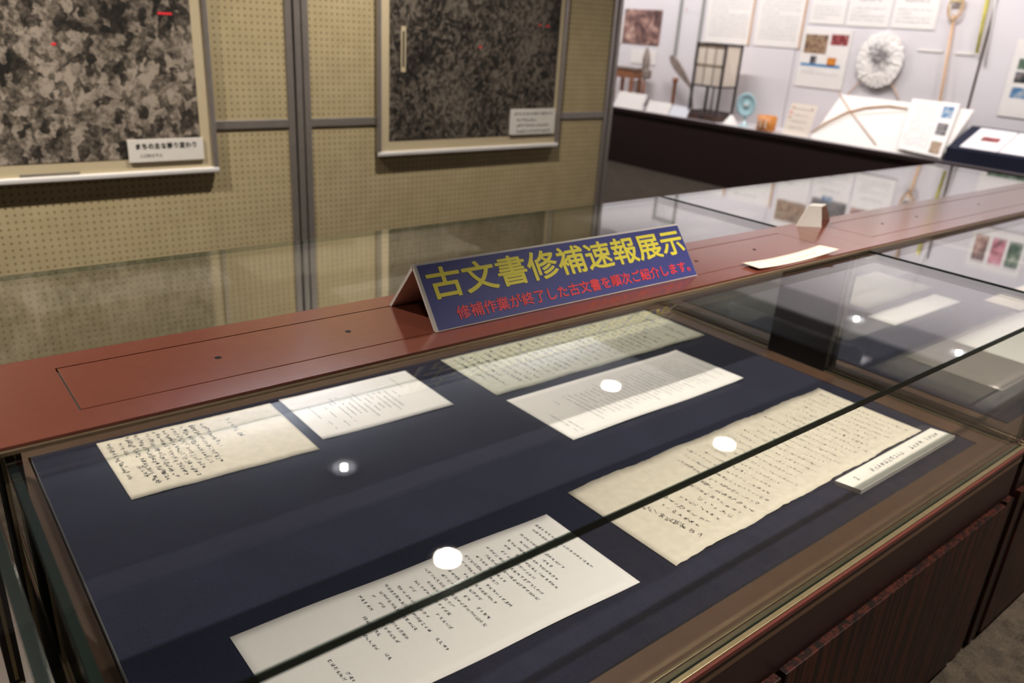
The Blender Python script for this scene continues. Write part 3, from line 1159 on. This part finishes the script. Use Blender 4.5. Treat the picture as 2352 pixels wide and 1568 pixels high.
def photographs():
    y = PY - .034
    # paler photograph on the left
    t, yf = framed(-.12, at_y((490, 200), y).x, at_y((300, 400), y).z - .012, H + .50, M['aerial_pale'], 'framed aerial photograph with pale fields, hung on the left panel', .065, .062, .066)
    a, b = at_y((291, 322), yf), at_y((468, 366), yf)
    c, d = at_y((297, 371), yf), at_y((464, 315), yf)
    x0, x1, z0, z1 = (a.x + c.x) / 2, (b.x + d.x) / 2, (b.z + c.z) / 2, (a.z + d.z) / 2
    MB().box((x0, yf - .008, z0), (x1, yf - .0005, z1)).build('caption_card', M['white_board'], t)
    w, h = x1 - x0, z1 - z0
    text_mesh('caption_title', 'まちの主な移り変わり', M['ink'], (x0 + w * .10, yf - .008, z0 + h * .58), (1, 0, 0), (0, 0, 1), w * .80, h * .26, t, .0, .0008, 1.15, .0007)
    text_mesh('caption_line', '人口約８千人', M['ink'], (x0 + w * .135, yf - .008, z0 + h * .20), (1, 0, 0), (0, 0, 1), w * .30, h * .17, t, 0, .0008)
    MB().box((x0 - .36, yf - .001, at_y((100, 402), yf).z), (x0 - .17, yf + .001, at_y((100, 402), yf).z + .004)).build('scale_bar', M['ink_grey'], t)
    for px, s in (((378, 31), .05), ((123, 101), .014)):
        p = at_y(px, yf)
        MB().box((p.x - s / 2, yf - .0012, p.z - .004), (p.x + s / 2, yf - .0002, p.z + .004)).build('red_mark', M['red'], t)
    # darker photograph on the right
    t, yf = framed(at_y((868, 180), y).x, at_y((1296, 160), y).x, at_y((1080, 346), y).z - .004, H + .50, M['aerial_dark'], 'framed aerial photograph with dark woods, hung on the right panel', .062, .045, .066)
    a, b = at_y((1172, 254), yf), at_y((1270, 305), yf)
    x0, x1, z0, z1 = a.x, b.x, b.z, at_y((1270, 249), yf).z
    MB().box((x0, yf - .008, z0), (x1, yf - .0005, z1)).build('caption_card', M['white_board'], t)
    w, h = x1 - x0, z1 - z0
    text_mesh('caption_title', 'まちの主な移り変わり', M['ink_grey'], (x0 + w * .08, yf - .008, z0 + h * .76), (1, 0, 0), (0, 0, 1), w * .84, h * .13, t, 0, .0008)
    R = random.Random(77)
    k = MB()
    for row, n in ((.58, 9), (.36, 15), (.13, 16)):
        for i in range(n):
            for q in print_glyph(w * (.16 + .048 * i), h * row, h * .13, R, .1):
                k.face([(x0 + px, yf - .0085, z0 + pz) for px, pz in q])
    k.build('caption_text', M['ink_grey'], t)
    p0, p1 = at_y((927, 60), yf), at_y((922, 165), yf)
    MB().box((p0.x - .012, yf - .001, p1.z), (p0.x + .012, yf - .0003, p0.z)).build('scale_strip', M['mount'], t)
    MB().box((p0.x - .005, yf - .0016, p1.z + .02), (p0.x + .005, yf - .0011, p0.z - .02)).build('scale_slot', M['ink'], t)
    for px, s in (((1258, 60), .02), ((1240, 58), .012), ((1103, 108), .012)):
        p = at_y(px, yf)
        MB().box((p.x - s / 2, yf - .0012, p.z - .004), (p.x + s / 2, yf - .0002, p.z + .004)).build('red_mark', M['red'], t)


photographs()

# ------------------------------------------------------------------ wall case on the right
WX = 6.36                    # front of the plinth
WB = 6.88                    # back wall
SH = H - .79                 # shelf height


def wall_case():
    t = thing('wall_plinth', (WX + .26, 3.0, 0), 'long dark plinth with pale shelf running along the white wall', 'plinth')
    y0, y1 = -2.5, 8.9
    MB().box((WX + .012, y0, 0), (WB - .001, y1, SH - .022)).build('body', M['plinth'], t)
    MB().box((WX - .004, y0, SH - .034), (WX + .012, y1, SH - .004)).build('front_rail', M['plinth'], t)
    MB().box((WX - .006, y0, SH - .004), (WX + .014, y1, SH + .004)).build('glazing_sill', M['sill'], t)
    MB().box((WX + .014, y0, SH - .022), (WB - .001, y1, SH)).build('shelf_board', M['shelf'], t)
    # seams of the wall lining
    for k, py in enumerate((at_x((1812, 200), WB).y, at_x((2228, 230), WB).y)):
        s = MB().box((WB - .003, py - (.002 if k == 0 else .009), SH), (WB + .001, py + (.002 if k == 0 else .009), CEIL if k == 0 else H + .72))
        struct('trim_%d' % (k + 1), s, M['sill'] if k == 0 else M['wood_dark'])
    # narrow framed hatch
    ya, yb = at_x((1560, 60), WB).y, at_x((1611, 60), WB).y
    s = MB()
    zt, zb = H + 1.06, at_x((1556, 140), WB).z
    for y in (ya, yb):
        s.box((WB - .02, y - .012, zb), (WB + .001, y + .012, zt))
    s.box((WB - .02, yb - .012, zt - .03), (WB + .001, ya + .012, zt))
    struct('trim_3', s, plain('grey_trim', rgb(140, 140, 134), .5))
    # added unseen tubes light the wall; shield keeps them out of reflections
    for k in range(5):
        yc = -.6 + 1.9 * k
        f = thing('added_fluorescent_fitting', (TX, yc, CEIL), 'unseen fluorescent fitting added on the ceiling to light the wall plinth', 'ceiling light', 'added unseen fluorescent fittings for the wall plinth')
        MB().box((TX - .06, yc - .62, CEIL - .12), (TX - .052, yc + .62, CEIL)).build('shield', M['lamp_white'], f)
        MB().box((TX - .052, yc - .62, CEIL - .012), (TX + .12, yc + .62, CEIL)).build('housing', M['lamp_white'], f)
        MB().tube([(TX, yc - .59, CEIL - .035), (TX, yc + .59, CEIL - .035)], .014, 12).build('tube', M['tube'], f)
        L = bpy.data.lights.new('added_tube_glow', 'AREA')
        L.shape = 'RECTANGLE'
        L.size, L.size_y = .05, 1.18
        L.energy = TUBE_POWER
        L.color = (1, .955, .975)
        lo = bpy.data.objects.new('added_tube_glow', L)
        COL.objects.link(lo)
        lo.location = (TX, yc, CEIL - .055)
        lo.rotation_euler = (0, math.radians(-16), 0)


wall_case()


def wall_sheet(name, tl, br, label, cat, group=None, ztop=None, zbot=None, mat='white_board', th=.008, depth=None, edge=None):
    """Flat panel on the back wall; tl/br: corner pixels (left = larger y)."""
    xf = WB - .001 - (depth or 0)
    ya, yb = at_x(tl, xf).y, at_x(br, xf).y
    z1 = ztop if ztop is not None else at_x(tl, xf).z
    z0 = zbot if zbot is not None else at_x((br[0], br[1]), xf).z
    o = MB().box((xf - th, yb, z0), (xf, ya, z1)).build(name, M[mat], origin=(xf, (ya + yb) / 2, z0))
    tag(o, label, cat, group)

    def patch(pname, u0, u1, v0, v1, m, lift=.0008):
        k = MB().box((xf - th - lift, ya + (yb - ya) * u0, z0 + (z1 - z0) * v0), (xf - th + .0002, ya + (yb - ya) * u1, z0 + (z1 - z0) * v1))
        return k.build(pname, M[m], o)

    def lines(pname, u0, u1, v0, v1, rows, m, R, s=.02):
        k = MB()
        wd = ya - yb
        for r in range(rows):
            v = v1 - (v1 - v0) * (r + .5) / rows
            n = int((u1 - u0) * wd / s)
            for i in range(n if R.random() < .8 else n // 2):
                for q in print_glyph(0, 0, s * .8, R, .1):
                    k.face([(xf - th - .0008, ya - (u0 * wd + s * (i + .5)) - x, z0 + (z1 - z0) * v + y) for x, y in q])
        return k.build(pname, M[m], o)
    return o, patch, lines


def wall_things():
    R = random.Random(5)
    top = H + .62
    # two tall text panels with a wooden edge
    for tl, br, lab in (((1617, 97), (1721, 104), 'tall white text board on the wall, left of the pair'), ((1730, 105), (1837, 112), 'tall white text board on the wall, right of the pair')):
        o, patch, lines = wall_sheet('information_board', tl, br, lab, 'text board', 'tall white text boards', ztop=top)
        lines('body_text', .07, .93, .08, .80, 16, 'ink_pale', R, .022)
        lines('heading', .12, .7, .88, .94, 1, 'ink_grey', R, .04)
        patch('wooden_edge', .965, 1.0, 0, 1, 'pole', .004)
    # three posters with photographs above the text
    pics = [('leftmost', (1858, 57), (1938, 58), [('photo_house', .05, .98, .52, .80)]),
            ('middle', (1943, 58), (2039, 64), [('photo_dark', .06, .38, .72, .86), ('photo_red', .46, .62, .74, .86), ('photo_dark', .05, .98, .40, .64), ('photo_blue', .3, .6, .36, .42)]),
            ('rightmost', (2046, 64), (2146, 69), [('photo_brown', .02, .48, .42, .62), ('photo_green', .42, .78, .48, .68)])]
    for pos, tl, br, ph in pics:
        o, patch, lines = wall_sheet('wall_poster', tl, br, 'white wall poster with photographs and text, %s of the row of three' % pos, 'poster', 'row of three wall posters', ztop=H + .86)
        for k, (m, a, b, c, d) in enumerate(ph):
            patch('photo', a, b, c, d, m, .0009 + .0002 * k)
        lines('body_text', .08, .92, .05, .22, 4, 'ink_pale', R, .022)
        lines('heading', .2, .8, .26, .32, 1, 'ink_grey', R, .03)
        lines('title', .2, .8, .90, .95, 1, 'ink_pale', R, .03)
    # flyer with four small photos
    o, patch, lines = wall_sheet('wall_flyer', (1850, 64), (1932, 208), 'white flyer with two house photos and a blue strip, below the three posters', 'flyer')
    patch('house_photo', .06, .54, .58, .90, 'photo_house')
    patch('garden_photo', .60, .95, .74, .92, 'photo_red')
    patch('blue_strip', .05, .88, .36, .41, 'print_blue')
    patch('jar_picture', .24, .37, .41, .54, 'photo_dark')
    patch('orange_picture', .60, .78, .39, .53, 'orange')
    lines('body_text', .08, .9, .22, .31, 2, 'ink_pale', R, .02)
    # brown photograph and neighbours at the far left
    o, patch, lines = wall_sheet('brown_print', (1438, 20), (1513, 105), 'large brown photograph on the wall next to the partition end', 'photograph', mat='photo_brown')
    o, patch, lines = wall_sheet('dark_print', (1405, 40), (1428, 100), 'small dark photograph on the wall half hidden by the partition end', 'photograph')
    patch('photo', .05, .85, .1, .6, 'photo_dark')
    o, patch, lines = wall_sheet('wall_note', (1452, 112), (1505, 150), 'plain white note on the wall below the brown photograph', 'note')
    o, patch, lines = wall_sheet('wall_slip', (2110, 112), (2164, 121), 'thin white label strip on the wall left of the long pole', 'label', 'thin label strips')
    o, patch, lines = wall_sheet('wall_slip', (2196, 118), (2240, 128), 'thin white label strip on the wall between pole and bamboo rod', 'label', 'thin label strips')
    o, patch, lines = wall_sheet('pink_label', (1574, 14), (1602, 30), 'small white label with pink characters inside the narrow framed hatch', 'label', th=.002, mat='wall')
    lines('pink_text', .05, .95, .1, .9, 1, 'pink', R, .04)
    # poster at the right edge
    o, patch, lines = wall_sheet('photo_poster', (2340, 90), (2460, 262), 'white poster with three photographs cut by the right edge of the picture', 'poster', zbot=H - .45)
    for v, m in ((.62, 'photo_green'), (.45, 'photo_dark'), (.25, 'photo_blue')):
        patch('photo', .10, .85, v, v + .14, m)
    # poster seen only as a reflection in the glass
    o, patch, lines = wall_sheet('wall_poster', (2390, 0), (2520, 60), 'white wall poster with three upright photographs, mirrored in the right-hand glass', 'poster', ztop=H + .69, zbot=H + .36)
    for u, m in ((.08, 'photo_brown'), (.40, 'photo_pink'), (.70, 'photo_green')):
        patch('photo', u, u + .24, .2, .82, m)


wall_things()


def straw_disc():
    c = at_x((2022, 138), WB - .03)
    t = thing('round_hanging', (c.x, c.y, c.z), 'round crinkled white disc with grey centre hanging on the wall', 'wall ornament')
    R = random.Random(3)
    mb = MB()
    rings, seg = 9, 64
    rad = .215
    for i in range(rings + 1):
        for s in range(seg):
            a = 2 * math.pi * s / seg
            r = rad * i / rings * (1 + .04 * R.uniform(-1, 1))
            mb.v.append((c.x - .012 - R.uniform(0, .009) - .012 * math.sin(math.pi * min(1, i / rings)), c.y + r * math.cos(a) * .93, c.z + r * math.sin(a) * 1.05))
    for i in range(rings):
        for s in range(seg):
            n = (s + 1) % seg
            mb.f.append((i * seg + s, i * seg + n, (i + 1) * seg + n, (i + 1) * seg + s))
    mb.mi = [0] * len(mb.f)
    mb.sm = [False] * len(mb.f)
    o = mb.build('crinkled_disc', M['white_board'], t)
    s = o.modifiers.new('solid', 'SOLIDIFY')
    s.thickness = .006
    pts = []
    for k in range(34):
        a = k * 2.4
        r = .03 + .10 * abs(math.sin(k * .7))
        pts.append((c.x - .034 - .004 * math.sin(k), c.y + r * math.cos(a), c.z + .03 + r * math.sin(a)))
    MB().tube(pts, .0022, 6).build('wire_knot', M['pale_wire'], t)
    mb = MB()
    for s in (-1, 1):
        mb.tube([(c.x + .01, c.y + s * .12, c.z - .15), (c.x + .01, c.y + s * .26, c.z - .34)], .005, 6)
    mb.build('thin_stick', M['pole'], t)


straw_disc()


def poles():
    a, b = at_x((2158, 236), WB - .05), at_x((2192, 34), WB - .03)
    t = thing('long_pole', tuple(a), 'long pale wooden pole with a roped ring head leaning on the wall', 'pole')
    d = (b - a).normalized()
    MB().tube([(a.x, a.y, SH + .003), tuple(a), tuple(b)], .011, 10).build('shaft', M['pole'], t)
    mb = MB()
    pts = []
    for k in range(25):
        th = 2 * math.pi * k / 24
        pts.append((b.x - .01, b.y + .055 * math.sin(th), b.z + .05 + .085 * math.cos(th)))
    mb.tube(pts, .008, 8)
    mb.build('ring_head', M['pole'], t)
    mb = MB()
    for k in range(4):
        z = b.z + .09 + .012 * k
        mb.tube([(b.x - .02, b.y - .045, z), (b.x - .025, b.y, z + .01), (b.x - .02, b.y + .045, z)], .009, 8)
    for s in (-1, 1):
        mb.tube([(b.x - .01, b.y, b.z - .06), (b.x - .02, b.y + s * .03, b.z), (b.x - .02, b.y + s * .05, b.z + .08)], .004, 6)
    mb.build('rope_lashing', M['rope'], t)
    MB().tube([tuple(b + Vector((0, 0, .13))), (b.x, b.y - .03, b.z + .55)], .010, 10).build('upper_shaft', M['pole'], t)
    a, b = at_x((2243, 122), WB - .04), at_x((2268, 0), WB - .03)
    e = b + (b - a) * .9
    o = MB().tube([tuple(a), tuple(b), tuple(e)], .012, 10).build('bamboo_rod', M['bamboo'])
    tag(o, 'yellow-green bamboo rod fixed upright on the wall at the dark seam', 'rod')
    a, b = at_x((2262, 152), WB - .012), at_x((2288, 0), WB - .012)
    o = MB().tube([tuple(a), tuple(b), tuple(b + (b - a) * 1.4)], .007, 8).build('pale_rod', M['white_paper'])
    tag(o, 'thin whitish rod on the wall just right of the bamboo rod', 'rod')


poles()


# ------------------------------------------------------------------ things on the shelf
def at_shelf(px):
    return at_z(px, SH)


def lantern():
    a = Vector((WX + .20, at_x((1626, 260), WX + .20).y, SH))
    x0, x1 = a.x - .12, a.x + .12
    yl, yr = at_x((1590, 200), x0).y, at_x((1655, 200), x0).y
    zt = at_x((1625, 98), x0).z
    t = thing('paper_lantern', (a.x, (yl + yr) / 2, SH), 'dark wooden lattice paper lantern standing on the shelf', 'lantern')
    b = .010
    for x in (x0, x1):
        for y in (yl, yr):
            MB().box((x - b, y - b, SH + .06), (x + b, y + b, zt)).build('post', M['lattice'], t)
    zm = SH + .06 + (zt - SH - .06) * .40
    fr = MB()
    for z in (zt - .012, zm, SH + .075):
        for x in (x0, x1):
            fr.box((x - b * .9, yr, z - b * .8), (x + b * .9, yl, z + b * .8))
        for y in (yl, yr):
            fr.box((x0, y - b * .9, z - b * .8), (x1, y + b * .9, z + b * .8))
    fr.build('rail', M['lattice'], t)
    z5 = zm + (zt - zm) * .5
    for x in (x0, x1):
        la = MB()
        la.box((x - .003, yr, z5 - .003), (x + .003, yl, z5 + .003))
        for k in (1, 2):
            y = yr + (yl - yr) * k / 3
            la.box((x - .003, y - .003, zm), (x + .003, y + .003, zt))
        la.build('lattice', M['lath'], t)
    pp = MB()
    pp.box((x0 + .006, yr + .004, zm), (x0 + .008, yl - .004, zt - .01)).box((x1 - .008, yr + .004, zm), (x1 - .006, yl - .004, zt - .01))
    pp.box((x0 + .008, yr + .006, zm), (x1 - .008, yr + .008, zt - .01)).box((x0 + .008, yl - .008, zm), (x1 - .008, yl - .006, zt - .01))
    pp.build('paper_panel', M['washi'], t)
    MB().box((x0 - .015, yr - .015, SH), (x1 + .015, yl + .015, SH + .06)).build('base_box', M['wood_dark'], t, bevel=.003)
    MB().lathe([(0, .004), (.018, .004), (.018, 0)], (x0 - .015, (yl + yr) / 2, SH + .03), 'X', 20).build('knob', M['black'], t)
    MB().tube([(a.x, (yl + yr) / 2, SH + .06), (a.x, (yl + yr) / 2, zm)], .008, 8).build('candle_stem', M['lattice'], t)


lantern()


def shelf_things():
    # low dark tray behind the label cards
    p0, p1 = at_x((1482, 238), WX + .14).y, at_x((1592, 250), WX + .14).y
    o = MB().box((WX + .13, p1, SH), (WX + .46, p0, SH + .022)).build('dark_tray', M['wood_dark'], bevel=.003)
    tag(o, 'low dark wooden tray on the shelf left of the lantern', 'tray')
    TZ = SH + .0225
    # small brown stool at the far left
    x = WX + .34
    yl, yr = at_x((1418, 190), x).y, at_x((1462, 190), x).y
    zt = at_x((1440, 153), x).z
    t = thing('wooden_stool', (x, (yl + yr) / 2, SH), 'small brown wooden stool on the shelf beside the partition end', 'stool')
    MB().box((x - .09, yr - .03, zt - .02), (x + .09, yl + .03, zt)).build('seat', M['wood_grey'], t, bevel=.003)
    MB().box((x - .08, yr, zt - .11), (x + .08, yl, zt - .02)).build('apron', M['wood'], t)
    for sx in (-1, 1):
        for y in (yl - .015, yr + .015):
            MB().box((x + sx * .065 - .015, y - .015, SH), (x + sx * .065 + .015, y + .015, zt - .11)).build('leg', M['wood'], t)
    # carved shoe-shaped form on a post
    x = WX + .30
    p = at_x((1478, 200), x)
    t = thing('carved_stand', (x, p.y, SH), 'grey leaf-shaped carved wooden piece upright on a short brown post', 'carving')
    zb, zt2 = at_x((1478, 175), x).z, at_x((1478, 108), x).z
    MB().tube([(x, p.y, SH), (x, p.y, zb + .02)], .014, 10).build('post', M['wood'], t)
    pr = []
    for k in range(11):
        u = k / 10
        pr.append((.008 + .05 * math.sin(math.pi * min(1, u * .92 + .06)) ** .8, (zt2 - zb) * u))
    lf = MB().lathe(pr, (0, 0, 0), 'Z', 16)
    lf.v = [(x + q[0] * .45 + q[2] * .08, p.y + q[1] * .9 + q[2] * .10, zb + q[2]) for q in lf.v]
    lf.build('leaf_blade', M['wood_grey'], t)
    MB().box((x - .03, p.y - .075, zb - .025), (x + .03, p.y + .02, zb + .075)).build('block', M['wood_grey'], t, bevel=.02)
    MB().box((x - .01, p.y - .01, zb), (x + .01, p.y + .10, zb + .022)).build('cross_peg', M['wood'], t, bevel=.004)
    # turned post
    x = WX + .26
    p = at_x((1545, 232), x)
    zt3 = at_x((1547, 178), x).z
    o = MB().lathe([(.024, 0), (.026, .03), (.018, .05), (.018, (zt3 - TZ) * .82), (.03, (zt3 - TZ) * .9), (.03, zt3 - TZ), (0, zt3 - TZ)], (x, p.y, TZ), 'Z', 20).build('turned_post', M['wood'])
    tag(o, 'reddish-brown turned wooden post standing on the dark tray', 'post')
    # blade-shaped paddle leaning against the lantern
    x = WX + .32
    a, b = at_x((1586, 200), x), at_x((1540, 128), x)
    a2 = Vector((x, at_x((1592, 240), x).y, TZ))
    d = (b - a)
    n = Vector((0, d.z, -d.y)).normalized()
    mb = MB()
    wds = [.008, .010, .012, .028, .045, .05, .042, .018]
    mid = [a2, a2.lerp(a, .6), a] + [a.lerp(b, f) for f in (.25, .5, .7, .88, 1.0)]
    L = [m + n * w_ for m, w_ in zip(mid, wds)]
    Rr = [m - n * w_ * .75 for m, w_ in zip(mid, wds)]
    for i in range(len(mid) - 1):
        mb.hexa([L[i], L[i + 1], Rr[i + 1], Rr[i]] + [q + Vector((.018, 0, 0)) for q in (L[i], L[i + 1], Rr[i + 1], Rr[i])])
    o = mb.build('wooden_paddle', M['wood_grey'], origin=tuple(a2))
    tag(o, 'dark curved wooden paddle leaning towards the lantern', 'paddle')
    # label cards leaning at the front
    R = random.Random(9)
    for (pl, pr_, pt, lab, m) in (((1409, 246), (1472, 251), 212, 'largest white label card at the front of the shelf by the partition end', 'white_board'),
                                  ((1482, 257), (1533, 264), 233, 'white label card on the shelf between the largest card and the grey card', 'white_board'),
                                  ((1535, 264), (1576, 268), 243, 'small pale grey label card on the shelf just left of the lantern base', 'ceiling_pale')):
        xb = WX + .035
        ya, yb = at_x(pl, xb).y, at_x(pr_, xb).y
        zt4 = at_x(((pl[0] + pr_[0]) / 2, pt), xb + .03).z
        hh = max(.03, zt4 - SH)
        o = MB().prism([(xb, yb, SH + .0045), (xb, ya, SH + .0045), (xb + hh * .45, ya, SH + hh), (xb + hh * .45, yb, SH + hh)], (.006, 0, -.003)).build('label_card', M[m])
        tag(o, lab, 'label card', 'leaning label cards on the shelf')
    # white cone shade and blue glass dish
    x = WX + .14
    p = at_x((1680, 266), x)
    t = thing('cone_shade', (x, p.y, SH), 'small white conical shade lying on the shelf right of the lantern', 'shade')
    MB().lathe([(.075, 0), (.07, .006), (.012, .085), (0, .088)], (x, p.y, SH), 'Z', 28).build('cone', M['white_board'], t)
    MB().tube([(x + .03, p.y, SH + .07), (x + .05, p.y - .03, SH + .16), (x + .05, p.y - .035, SH + .19)], .004, 6).build('wire_stem', M['sill'], t)
    x = WX + .16
    p = at_x((1716, 241), x)
    zc = p.z
    t = thing('blue_glass_dish', (x, p.y, SH), 'pale blue round glass dish standing upright on a clear foot', 'glass dish')
    rr = .108
    MB().lathe([(0, .012), (.02, .014), (.03, .008), (rr * .8, .006), (rr, .016), (rr, .022), (rr * .8, .012), (0, 0)], (x, p.y, zc), 'X', 40).build('dish', M['blue_glass'], t)
    MB().lathe([(.0, .02), (.012, .018), (.016, .008)], (x - .004, p.y, zc), 'X', 20).build('boss', M['white_board'], t)
    MB().lathe([(.055, 0), (.05, .008), (.014, .02), (.012, max(.03, zc - rr - SH + .03)), (0, max(.03, zc - rr - SH + .03))], (x + .004, p.y, SH), 'Z', 24).build('foot', M['blue_glass'], t)
    # orange cup
    x = WX + .10
    p = at_x((1761, 280), x)
    yl, yr = at_x((1742, 280), x).y, at_x((1780, 280), x).y
    r = (yl - yr) / 2
    zt5 = at_x((1760, 268), x - r).z
    hh = max(.05, zt5 - SH)
    t = thing('orange_cup', (x, p.y, SH), 'short orange lacquer cup with pale bands beside the dotted card', 'cup')
    MB().lathe([(r * .9, 0), (r, .006), (r * 1.02, hh), (r * .92, hh), (r * .88, .01), (0, .01)], (x, p.y, SH), 'Z', 28).build('bowl', M['orange'], t)
    for k in range(3):
        a_ = math.pi + (k - 1) * .5
        c = Vector((x + math.cos(a_) * r * 1.0, p.y + math.sin(a_) * r * 1.0, SH + hh * .5))
        MB().box((c.x - .006, c.y - .006, c.z - hh * .28), (c.x + .004, c.y + .006, c.z + hh * .28)).build('pale_band', M['shade_paper'], t)
    # white card with coloured dots
    xb = WX + .05
    ya, yb = at_x((1797, 300), xb).y, at_x((1855, 308), xb).y
    zt6 = at_x((1850, 240), xb + .05).z
    sl = .07
    t = thing('dotted_card', (xb, (ya + yb) / 2, SH), 'leaning white card with coloured dots and text beside the orange cup', 'card')
    c = [Vector((xb, yb, SH + .0045)), Vector((xb, ya, SH + .0045)), Vector((xb + sl, ya, zt6)), Vector((xb + sl, yb, zt6))]
    MB().prism(c, (.008, 0, -.003)).build('board', M['shade_paper'], t)
    ux, uz = c[0] - c[1], c[2] - c[1]
    off = Vector((-.002, 0, .0006))

    def spot(u, v, m, s=.008, nm='dot'):
        q = c[1] + ux * u + uz * v + off
        e1, e2 = ux.normalized() * s, uz.normalized() * s
        MB().prism([q - e1 - e2, q + e1 - e2, q + e1 + e2, q - e1 + e2], (-.0006, 0, .0002)).build(nm, M[m], t)
    for u, v, m in ((.14, .86, 'orange'), (.86, .86, 'photo_brown'), (.10, .70, 'red'), (.10, .55, 'orange')):
        spot(u, v, m)
    k = MB()
    for row in range(4):
        for i in range(9):
            q = c[1] + ux * (.2 + .07 * i) + uz * (.84 - .2 * row) + off
            for g in print_glyph(0, 0, .016, R, .1):
                k.face([tuple(q + ux.normalized() * gx + uz.normalized() * gy) for gx, gy in g])
    k.build('printed_text', M['ink_pale'], t)
    # box support behind keeps the card upright
    t2 = MB().box((WX + .03, yb - .06, SH), (WX + .055, ya + .0, SH + .012)).build('white_strip', M['white_board'])
    tag(t2, 'thin white strip lying at the foot of the dotted card', 'strip')


shelf_things()


def boards():
    """Big slanting white boards with the bow."""
    xb = WX + .03
    ya, yb = at_x((1862, 312), xb).y, at_x((2125, 352), xb).y
    xt = WX + .40
    zt = at_x((1912, 214), xt).z
    y_tl = at_x((1912, 214), xt).y
    t = thing('slant_board', (xb + .1, (ya + yb) / 2, SH), 'large slanting white board on the shelf carrying the wooden bow', 'display stand')
    A, B = Vector((xb, ya, SH + .006)), Vector((xb, yb - .12, SH + .006))
    C, D = Vector((xt, yb - .12, zt)), Vector((xt, ya, zt))
    MB().prism([B, A, D, C], (.01, 0, -.012)).build('face', M['white_board'], t)
    for y in (ya - .008, yb - .112):
        MB().prism([Vector((xb + .02, y, SH + .0005)), Vector((xt, y, SH + .0005)), Vector((xt, y, zt - .016))], (0, .008, 0)).build('side_cheek', M['white_board'], t)

    def on(px, lift=.012):                       # point of the slanting face under a pixel
        n = (B - A).cross(D - A).normalized()
        if n.x > 0:
            n = -n
        d = Vector(ray(px))
        o = Vector((0, 0, H))
        s = (A + n * lift - o).dot(n) / d.dot(n)
        return o + d * s
    t2 = thing('wooden_bow', tuple(on((1960, 250))), 'thin curved wooden bow and its string lying on the slanting white board', 'bow')
    pts = [on(p) for p in ((1862, 305), (1900, 280), (1945, 258), (1990, 247), (2040, 243), (2085, 249))]
    MB().tube([tuple(p) for p in pts], [.005, .008, .009, .009, .008, .005], 8).build('stave', M['pole'], t2)
    MB().tube([tuple(on((1926, 212), .009)), tuple(on((1955, 257), .009)), tuple(on((2012, 332), .009))], .0045, 6).build('arrow_shaft', M['pole'], t2)
    MB().tube([tuple(on((1862, 307), .008)), tuple(on((1955, 264), .008)), tuple(on((2085, 255), .008))], .0018, 5).build('string', M['rope'], t2)
    # text board leaning in front
    q = [on(p, .03) for p in ((2062, 340), (2160, 362), (2206, 238), (2096, 226))]
    n = (q[1] - q[0]).cross(q[3] - q[0]).normalized()
    if n.x > 0:
        n = -n
    t3 = thing('text_board', tuple(q[0]), 'white text board with three small photographs leaning on the slanting board', 'text board')
    MB().prism(q, -n * .008).build('board', M['white_board'], t3)

    def Pq(u, v, l=.001):
        return (q[0] * (1 - u) + q[1] * u) * (1 - v) + (q[3] * (1 - u) + q[2] * u) * v + n * l
    for v, m in ((.70, 'photo_blue'), (.38, 'photo_dark'), (.04, 'photo_house')):
        MB().prism([Pq(.70, v), Pq(.93, v), Pq(.93, v + .22), Pq(.70, v + .22)], n * .0008).build('photo', M[m], t3)
    k = MB()
    R = random.Random(31)
    e1, e2 = (q[1] - q[0]).normalized(), (q[3] - q[0]).normalized()
    for col in range(8):
        for i in range(14):
            if R.random() < .2:
                continue
            c = Pq(.08 + .075 * col, .9 - .06 * i)
            for g in print_glyph(0, 0, .018, R, .12):
                k.face([tuple(c + e1 * gx + e2 * gy) for gx, gy in g])
    k.build('printed_text', M['ink_pale'], t3)


boards()


def riser():
    xf = WX + .025
    ya, yb = at_x((2171, 350), xf).y, .6
    z0 = SH + .0005
    zf = at_x((2172, 337), xf).z
    xt = WX + .38
    zb = at_x((2262, 292), xt).z
    t = thing('navy_riser', (xf + .1, (ya + yb) / 2, SH), 'navy cloth covered sloping riser at the right end of the shelf', 'riser')
    prof = [(xf, z0), (xf, zf), (xt, zb), (xt, z0)]
    MB().prism([Vector((x, yb, z)) for x, z in prof], (0, ya - yb, 0)).build('cloth_cover', M['navy'], t)
    e2 = Vector((xt - xf, 0, zb - zf))
    n = Vector((-(zb - zf), 0, xt - xf)).normalized()
    for (pl, pr, lab) in (((2206, 330), (2292, 343), 'white sheet with a faded red print on the navy riser, left one'), ((2295, 343), (2420, 358), 'white sheet on the navy riser, cut by the right edge of the picture')):
        y1, y0 = at_x(pl, xf + .03).y, at_x(pr, xf + .03).y
        def Q(u, v, l):
            return Vector((xf, y1 + (y0 - y1) * u, zf)) + e2 * v + n * l
        o = MB().prism([Q(0, .08, .0008), Q(1, .08, .0008), Q(1, .93, .0008), Q(0, .93, .0008)], n * .003).build('riser_sheet', M['white_paper'], origin=tuple(Q(0, .08, 0)))
        tag(o, lab, 'paper sheet', 'sheets on the navy riser')
        MB().prism([Q(.3, .42, .0039), Q(.78, .42, .0039), Q(.78, .6, .0039), Q(.3, .6, .0039)], n * .0004).build('faded_print', M['photo_red'] if 'red' in lab else M['ink_pale'], o)


riser()
